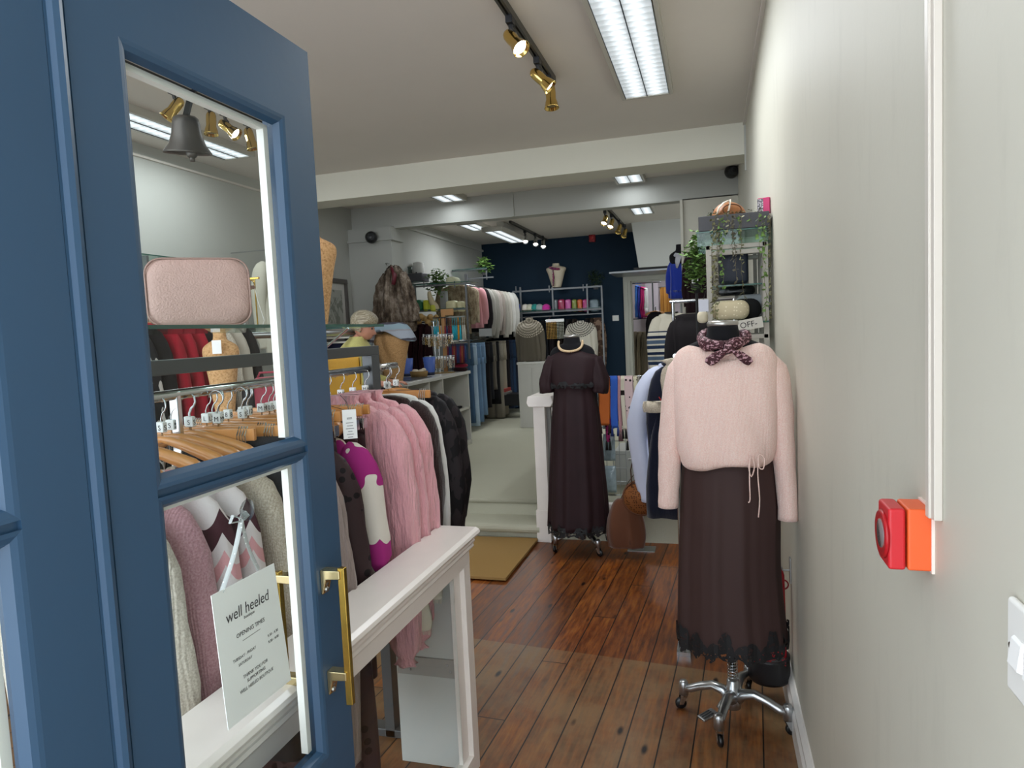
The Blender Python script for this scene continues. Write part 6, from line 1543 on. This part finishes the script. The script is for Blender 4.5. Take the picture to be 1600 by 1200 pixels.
for b in ((ex0, EY, pz, ex1, EY+.006, gb), (ex0, EY+.006, pz, ex0+.006, EY+.36, gb), (ex1-.006, EY+.006, pz, ex1, EY+.36, gb), (ex0, EY+.36, pz, ex1, EY+.366, gb)):
    ep(MB().box(*b), 'glass_side', GLASS_SH, 0)
ep(MB().box(ex0-.004, EY-.002, gb-.006, ex1, EY+.37, gb), 'glass_top', GLASS, 0); ep(MB().box(ex0-.004, EY-.004, gb-.006, ex1, EY-.002, gb), 'glass_edge', GLASS_EDGE, 0)
o = MB().box(ex0+.008, EY-.006, gb+.001, ex1+.002, EY+.36, ztp).build('black_plinth', mat('3a3a3f', .5, var=.1), bevel=.003); tag(o, 'long black plinth block on top of the glass case', 'plinth')
# bag and card on top
p = PY(1135, 335, EY+.12); p.z = ztp; s = pxm(p)
TAN = mat('9a6238', .45, var=.15, nscale=10)
mb = MB(); R = []
for t_, hx, hz_ in ((-1, 20, 12), (-.6, 24, 20), (0, 26, 24), (.6, 24, 20), (1, 20, 12)):
    R.append([(hx*s*cos(a), t_*.055, max(0, hz_*s*sin(a)*1.0)+.002) for a in [PI*j/18 for j in range(19)]])
mb.rings(R, cap=True, closed=True); o = mb.build('tan_bag', TAN, smooth=True, loc=(p.x+.01, p.y, ztp+.002), rz=.3); tag(o, 'tan leather half-moon bag lying on the black plinth', 'handbag')
mb = MB(); mb.tube([(-24*s, -.05, 2*s), (-22*s, -.06, 12*s), (-14*s, -.06, 20*s), (-6*s, -.06, 23*s)], .0085, 8, ry=.4); mb.tube([(-9*s, -.062, 2*s), (-6*s, -.064, 12*s), (-4*s, -.062, 24*s)], .011, 6, ry=.3)
mb.build('cream_trim', mat('cfc4b4', .5), o, smooth=True)
MB().tube([(14*s*cos(a*PI/10)-2*s, -.066, 9*s+8*s*sin(a*PI/10)) for a in range(21)], .003, 5).build('flap_edge', mat('5a341a', .6), o)
p = PY(1195, 333, EY+.1)
o = MB().box(-.002, -.012, 0, .05, .006, .072).build('pink_card_box', mat('c2306a', .5, var=.1), loc=(p.x-.025, p.y, ztp+.001), rz=-.3, bevel=.002); tag(o, 'bright pink boxed card standing on the black plinth', 'box')
MB().box(-.004, -.013, .004, .022, -.0115, .068).build('printed_face', spotted('6d6a72', 'c9c4c8', 120, .4), o)
# contents
rb('vanity_case', 'navy box bag on the middle glass shelf of the whitewashed stand', 'handbag', 1124, 393, 1168, 445, EY+.14, .12, LEATHER('1e2636'), r=.15)
def pouch(label, x0, y0, x1, y1, Y, m, rz, d=.09, tilt=0):
    o = rb('cushion_pouch', label, 'cushion', x0, y0, x1, y1, Y, d, m, None, rz, r=.42, bulge=.25); o.rotation_euler.y = tilt; return o
pouch('cream beaded cushion pouch at the front of the glass shelf', 1115, 470, 1168, 500, EY+.07, spotted('cfc3a4', 'efe6cf', 60, .2), .15)
pouch('black velvet cushion pouch behind the cream one', 1145, 467, 1188, 500, EY+.16, mat('17181a', .9), -.1)
pouch('pale grey satin pouch against the right side of the stand', 1150, 460, 1203, 496, EY+.27, mat('b4b8bd', .5), 0)
pouch('black glossy bag lying under the navy box bag', 1120, 448, 1178, 462, EY+.28, mat('191b1e', .25), 0, .06)
o = pouch('small cream cushion left of the whitewashed stand', 1090, 486, 1106, 505, EY+.02, mat('cfc6ae', .7), 0, .05)
o = MB().box(-.022, -.001, -.055, .022, .001, 0).build('paper_tag', mat('c3c6d2', .6), loc=PY(1099, 468, EY-.02)); tag(o, 'pale paper tag hanging left of the whitewashed post', 'tag')
MB().tube([(0, 0, 0), (.012, .01, .04)], .001, 4).build('string', BLACK, o)
# OFF sign leaning on the lower rail
a, b_, c_ = PY(1150, 519, EY-.03), PY(1197, 510, EY-.03), PY(1193, 493, EY-.03)
ang = math.atan2((b_-a).z, (b_-a).x); s = pxm(a)
og = thing('off_sign', 'small white OFF sign propped on the whitewashed stand', 'sign', tuple((a+PY(1150, 500, EY-.03))/2+Vector((.02, 0, 0))))
og.rotation_euler = (0, -ang, 0)
MB().box(-.055, -.001, -.024, .095, .002, .024).build('board', mat('c9c6bd', .6), og)
text('OFF-', .036, mat('1c1c1e', .6), og, (.034, -.0016, -.012), (PI/2, 0, 0), sx=1.0)
# trailing ivy over the plinth and down both sides
iv = thing('trailing_ivy', 'trailing dried ivy draped over the black plinth and down the glass', 'plant', ((ex0+ex1)/2, EY-.02, ztp))
O_ = Vector(iv.location); rnd = random.Random(21)
strands = [(1117, 340, 500), (1121, 338, 470), (1124, 342, 450), (1112, 345, 490), (1146, 336, 445), (1155, 338, 380), (1160, 335, 470), (1143, 335, 410), (1170, 333, 350), (1189, 334, 505), (1192, 336, 440), (1186, 333, 395), (1213, 332, 500), (1215, 334, 380), (1130, 336, 370), (1135, 334, 360)]
for k, (x, ya, yb) in enumerate(strands):
    stx = MB(); lf = MB(); y = ya; prev = None; xx = x; Yd = EY-.02-.004*(k % 4)
    while y < yb:
        p = PY(xx, y, Yd)-O_
        if p.x+O_.x > XR-.012: p.x = XR-.012-O_.x
        if prev is not None: stx.tube([prev, p], .0008, 4)
        if rnd.random() < (.95 if k < 5 else .6):
            u = Vector((rnd.uniform(-1, 1), rnd.uniform(-.6, 0), rnd.uniform(-1, .3))).normalized(); v = Vector((rnd.uniform(-1, 1), -.3, rnd.uniform(-1, 1))).normalized(); l = rnd.uniform(.012, .02)
            if x > 1205: u.x = -abs(u.x)
            lf.add([p, p+u*l*.5+v*l*.45, p+u*l, p+u*l*.5-v*l*.45], [(0, 1, 2, 3)])
        prev = p; y += rnd.uniform(2, 4.5); xx += rnd.uniform(-1.3, 1.3)
    stx.build('stem', mat('5f5840', .7), iv); lf.build('leaves', (IVY, mat('5a5648', .6, var=.4, nscale=40), GREEN)[k % 3 if k not in (10, 9) else 2], iv)
top_ = MB(); 
for i in range(260):
    p = Vector((rnd.uniform(ex0+.05, ex1-.03), EY+rnd.uniform(-.0, .12), ztp+rnd.uniform(0, .015)))-O_; a_ = rnd.random()*6.28; l = rnd.uniform(.008, .016); u = Vector((cos(a_), sin(a_), rnd.uniform(-.2, .6))); v = Vector((-sin(a_), cos(a_), rnd.uniform(-.3, .3)))
    top_.add([p, p+u*l*.5+v*l*.4, p+u*l, p+u*l*.5-v*l*.4], [(0, 1, 2, 3)])
top_.build('leaves', IVY, iv)
r = plant('leafy green plant on a slim black pedestal left of the glass case', 1088, 443, 3.75, (.06, .06, .16), 420, .034, GREEN, seed=12, droop=.05, pot=False)
MB().lathe([(.02, -.05), (.03, 0), (.001, 0)], n=14).build('pot', BLACK, r, smooth=True); MB().tube([(0, 0, -.05), (0, 0, .01-r.location.z)], .008, 8).lathe([(.001, 0), (.08, 0), (.08, .012), (.001, .012)], c=(0, 0, -r.location.z)).build('pedestal', BLACK, r)
_q = plant('small dried flower sprig behind the tan bag', 1113, 333, EY+.3, (.03, .03, .05), 60, .012, DKGREEN, seed=13, pot=False, name='flower_sprig'); _q.location.z = ztp+.002

# ================================================================= RED BIN BEHIND THE SKIRT
BY = 2.775; vz = PY(1208, 1060, BY).z; r_b = .078
vp = Vector((XR-.008-r_b, BY, vz))
vb = thing('red_bin', 'black round tub with a tall red back hung on the wall behind the skirt', 'bin', tuple(vp))
hk2 = thing('wall_bracket', 'small metal bracket on the right wall that holds the red tub', 'bracket', (XR, BY-.01, PX(1238, 912, XR-.01).z))
MB().box(-.006, -.012, -.05, 0, .012, .05).tube([(-.004, 0, .0), (-.03, 0, .0), (-.034, 0, .012)], .004, 6).build('plate', STEEL, hk2, bevel=.001)
k_ = pxm(vp)
MB().lathe([(.001, 0), (r_b*.94, 0), (r_b, .012), (r_b, .085), (r_b*1.02, .09), (r_b*1.02, .10), (r_b*.92, .10), (r_b*.92, .05), (.001, .05)], n=36).build('tub', mat('1c1c1f', .45, bump=.2), vb, smooth=True)
rnd = random.Random(3); mb = MB()
for i in range(110):
    a = rnd.random()*6.28; q = rnd.random()**.5*r_b*.85; p = Vector((q*cos(a), q*sin(a), .085+rnd.random()*.03)); d = Vector((rnd.uniform(-1, 1), rnd.uniform(-1, 1), rnd.uniform(-.3, .5))).normalized()*.02
    mb.tube([p, p+d*.5+Vector((0, 0, .004)), p+d], .0013, 4)
mb.build('shredded_filling', mat('b01a28', .6), vb)
RM = mat('a81222', .35, var=.06)
zt2 = PY(1230, 886, BY).z-vz; MB().tube([(r_b*.75+.018*cos(a*PI/8), .0, zt2-.07+.018*sin(a*PI/8)) for a in range(17)], .003, 6).build('hanging_ring', mat('9a1420', .4), vb, smooth=True)
MB().prism([(r_b*.10, .09), (r_b*.86, .09), (r_b*.80, zt2-.03), (r_b*.68, zt2), (r_b*.3, zt2), (r_b*.15, zt2-.03)], 'y', -.012, .012).build('red_back', RM, vb, bevel=.006)

# ================================================================= SEEN THROUGH THE TOP PANE: LEFT SIDE OF THE SHOP
p = PX(246, 530, -2.2)
lr = thing('clothes_rail', 'chrome rail with red and patterned tops seen through the top pane', 'clothes rail', (-2.22, 1.95, 0))
MB().tube([(0, -.2, 1.70), (0, 1.0, 1.70)], .0125, 12).build('bar', CHROME, lr, smooth=True)
for y in (-.18, .98): MB().tube([(0, y, 0), (0, y, 1.70)], .0125, 12).build('post', CHROME, lr, smooth=True)
MB().box(-.22, -.2, 0, .22, -.16, .02).build('foot', CHROME, lr); MB().box(-.22, .96, 0, .22, 1.0, .02).build('foot', CHROME, lr)
BW = spotted('202023', 'c9c9c4', 34, .58, .7, (1, 1, .5), noise=True); RED = cloth('a01a2e', var=.15); 
seq = [(2.000, BW, 'black and white patterned blouse, first'), (2.080, BW, 'black and white patterned blouse, second'), (2.155, BLACKC, 'black top left of the red ones'), (2.235, RED, 'red blouse, first of three'), (2.310, RED, 'red blouse, second of three'), (2.385, RED, 'red blouse, third of three'), (2.465, BLACKC, 'black top right of the red ones'), (2.540, KN_CREAM, 'cream jumper, first'), (2.615, cloth('b9b3a6'), 'stone jumper beside the cream one'), (2.690, BLACKC, 'black top at the end')]
for i, (y, m, lab) in enumerate(seq):
    o = top_mesh(L=.62, sl=.58, sw=.19, seed=i, folds=6, amp=.008).build('hanging_blouse', m, smooth=True, loc=(-2.22, y, 1.605), rz=0); tag(o, lab+' on the rail seen through the top pane', 'top', 'tops on the rail seen through the door')
    r = thing('wire_hook_hanger', 'hanger of the '+lab+' behind the door', 'hanger', (-2.22, y, 1.615), 0, 'hangers on the rail seen through the door'); wood_hanger_parts(r, .15)
    if i in (0, 3, 8): sizer(r, 'LMS'[(0, 3, 8).index(i)])
# table with cork bust and bags
tb_ = thing('display_table', 'white display table behind the near rail', 'table', (-1.80, 3.1, 0)); 
MB().box(-.14, -1.05, 1.17, .14, .5, 1.20).build('top', WS, tb_, bevel=.003)
for x in (-.11, .11):
    for y in (-1.02, .47): MB().box(x-.02, y-.02, 0, x+.02, y+.02, 1.17).build('leg', WS, tb_)
p = PX(347, 600, -1.85); s = pxm(p); r = cork_bust('cork_bust', 'cork necklace bust with a white label on its neck behind the near rail', (-1.79, 2.2, 1.201), 52*s, .36, .5)
MB().box(-.018, -.062, .27, .014, -.060, .32).build('white_label', CARD, r)
def bagon(name, label, px0, py0, px1, py1, x, m, d=.09, z=1.201, r=.15):
    c = PX((px0+px1)/2, py1, x); s = pxm(c); w_, h_ = (px1-px0)*s*.93, (py1-py0)*s
    rr = thing(name, label, 'handbag', (c.x, c.y, z if z else c.z), math.atan2(-c.x, c.y))
    mb = MB(); rbox(mb, w_, h_, d, r=min(w_, h_)*r, n=5, bulge=.08); b = mb.build('bag_body', m, rr, smooth=True); b.location.z = h_/2
    MB().tube([(-w_*.42, -.01, h_*.9), (-w_*.3, -.02, h_*1.12), (w_*.3, -.02, h_*1.12), (w_*.42, -.01, h_*.9)], .005, 6).build('handle', m, rr, smooth=True)
    MB().tube([(w_*.46, -d*.5, h_*.95), (w_*.47, -d*.55, h_*.6), (w_*.46, -d*.5, h_*.3)], .0022, 5).build('chain', GOLD, rr); return rr
bagon('pink_handbag', 'raspberry pink handbag with gold chain behind the near rail', 398, 561, 452, 622, -1.76, LEATHER('b8475c'))
bagon('black_handbag', 'rounded black bag on the rear table under the glass shelf', 376, 542, 410, 590, -1.88, LEATHER('26272a'), r=.4)
bagon('yellow_handbag', 'mustard yellow handbag on the rear table left of the cork torso', 512, 556, 568, 620, -1.86, LEATHER('c9982c'), z=1.201)
# rail tube beyond the glass shelf, wall shelf and pale jacket on the left wall
r = thing('clothes_rail', 'brushed rail on brackets seen just below the glass shelf', 'rail', (-2.95, 3.75, PX(405, 524, -2.95).z)); 
MB().tube([(0, -.0, 0), (0, 2.4, 0)], .022, 12).build('bar', STEEL, r, smooth=True)
for y in (.1, 2.3): MB().tube([(0, y, 0), (-.9, y, 0)], .012, 8).build('bracket', STEEL, r)
w0, w1 = PX(232, 397, -3.55), PX(362, 409, -3.55)
ws = MB().box(-3.85, w0.y-.6, w0.z-.008, -3.55, w1.y, w0.z).build('glass_shelf', GLASS_SH); tag(ws, 'thin glass wall shelf behind the pink camera bag', 'shelf')
MB().box(-3.5505, w0.y-.6, w0.z-.008, -3.549, w1.y, w0.z).build('polished_edge', GLASS_EDGE, ws)
for y in (w0.y, (w0.y+w1.y)/2): MB().box(-3.85, y-.01, w0.z-.12, -3.56, y+.01, w0.z-.009).build('bracket', mat('7d8082', .4, .4), ws)
jk = top_mesh(L=.85, sl=.72, sw=.2, sr=.06, t=.06, ey=.9, seed=4, folds=2).build('linen_jacket', cloth('b9b6a6'), smooth=True, loc=(-3.35, 4.95, PX(432, 402, -3.3).z), rz=.9); tag(jk, 'pale linen jacket hanging on the left wall behind the door bead', 'jacket')
r = thing('wooden_hanger', 'hanger of the pale linen jacket on the left wall', 'hanger', (-3.35, 4.95, jk.location.z+.005), .9); wood_hanger_parts(r)
r = thing('coat_hook', 'wall hook holding the pale linen jacket', 'hook', (-3.85, 4.95, jk.location.z+.09)); MB().tube([(0, 0, 0), (.5, 0, 0), (.53, 0, .02)], .006, 6).build('hook_body', CHROME, r)
# framed picture on the left wall
a, b_ = PX(508, 470, XL), PX(538, 512, XL); z0, z1 = PX(537, 530, XL).z, PX(537, 437, XL).z; ym = (a.y+b_.y)/2; hw_ = (b_.y-a.y)/2+.08
pf = thing('framed_picture', 'grey framed botanical print on the left wall above the seated person', 'picture', (XL, ym, (z0+z1)/2)); hh = (z1-z0)/2
fm = MB(); FW = .045
for b in ((-hw_, -hh, hw_, -hh+FW), (-hw_, hh-FW, hw_, hh), (-hw_, -hh+FW, -hw_+FW, hh-FW), (hw_-FW, -hh+FW, hw_, hh-FW)): fm.box(0, b[0], b[1], .03, b[2], b[3])
fm.build('frame', mat('5a5652', .4), pf, bevel=.004); MB().box(0, -hw_+FW, -hh+FW, .008, hw_-FW, hh-FW).build('mount', mat('c9c7c0', .7), pf)
MB().box(.008, -hw_+.10, -hh+.12, .010, hw_-.10, hh-.12).build('print', spotted('a9aaa2', '85887f', 12, .55, noise=True), pf)
st2 = MB(); rnd = random.Random(6)
for k in range(6): st2.tube([(.011, rnd.uniform(-.06, .06), -hh+.16), (.011, rnd.uniform(-.1, .1), 0), (.011, rnd.uniform(-.12, .12), hh-.2)], .0025, 4)
st2.build('drawn_stems', mat('7a7d74', .8), pf)
hb('folded_towels', 'pale folded cloths on a shelf behind the seated person', 'folded clothes', 508, 513, 540, 526, 5.5, .2, mat('a8a19c', .8)); 
hb('folded_towels', 'second row of pale folded cloths behind the seated person', 'folded clothes', 508, 527, 540, 532, 5.5, .2, mat('8a827e', .8))
hb('navy_bundle', 'navy bundle on the low shelf behind the seated person', 'bundle', 510, 533, 536, 545, 5.5, .2, mat('262b4e', .8, var=.4, nscale=30))
sh_ = thing('side_shelves', 'grey open shelves behind the seated person', 'shelves', (PY(524, 540, 5.48).x, 5.55, FH))
for py in (526, 533, 546): MB().box(-.2, -.15, PY(524, py, 5.48).z-FH-.02, .2, .2, PY(524, py, 5.48).z-FH-.004).build('shelf', WS, sh_)
for x in (-.2, .19): MB().box(x, -.15, 0, x+.01, .2, PY(524, 526, 5.48).z-FH).build('side', WS, sh_)
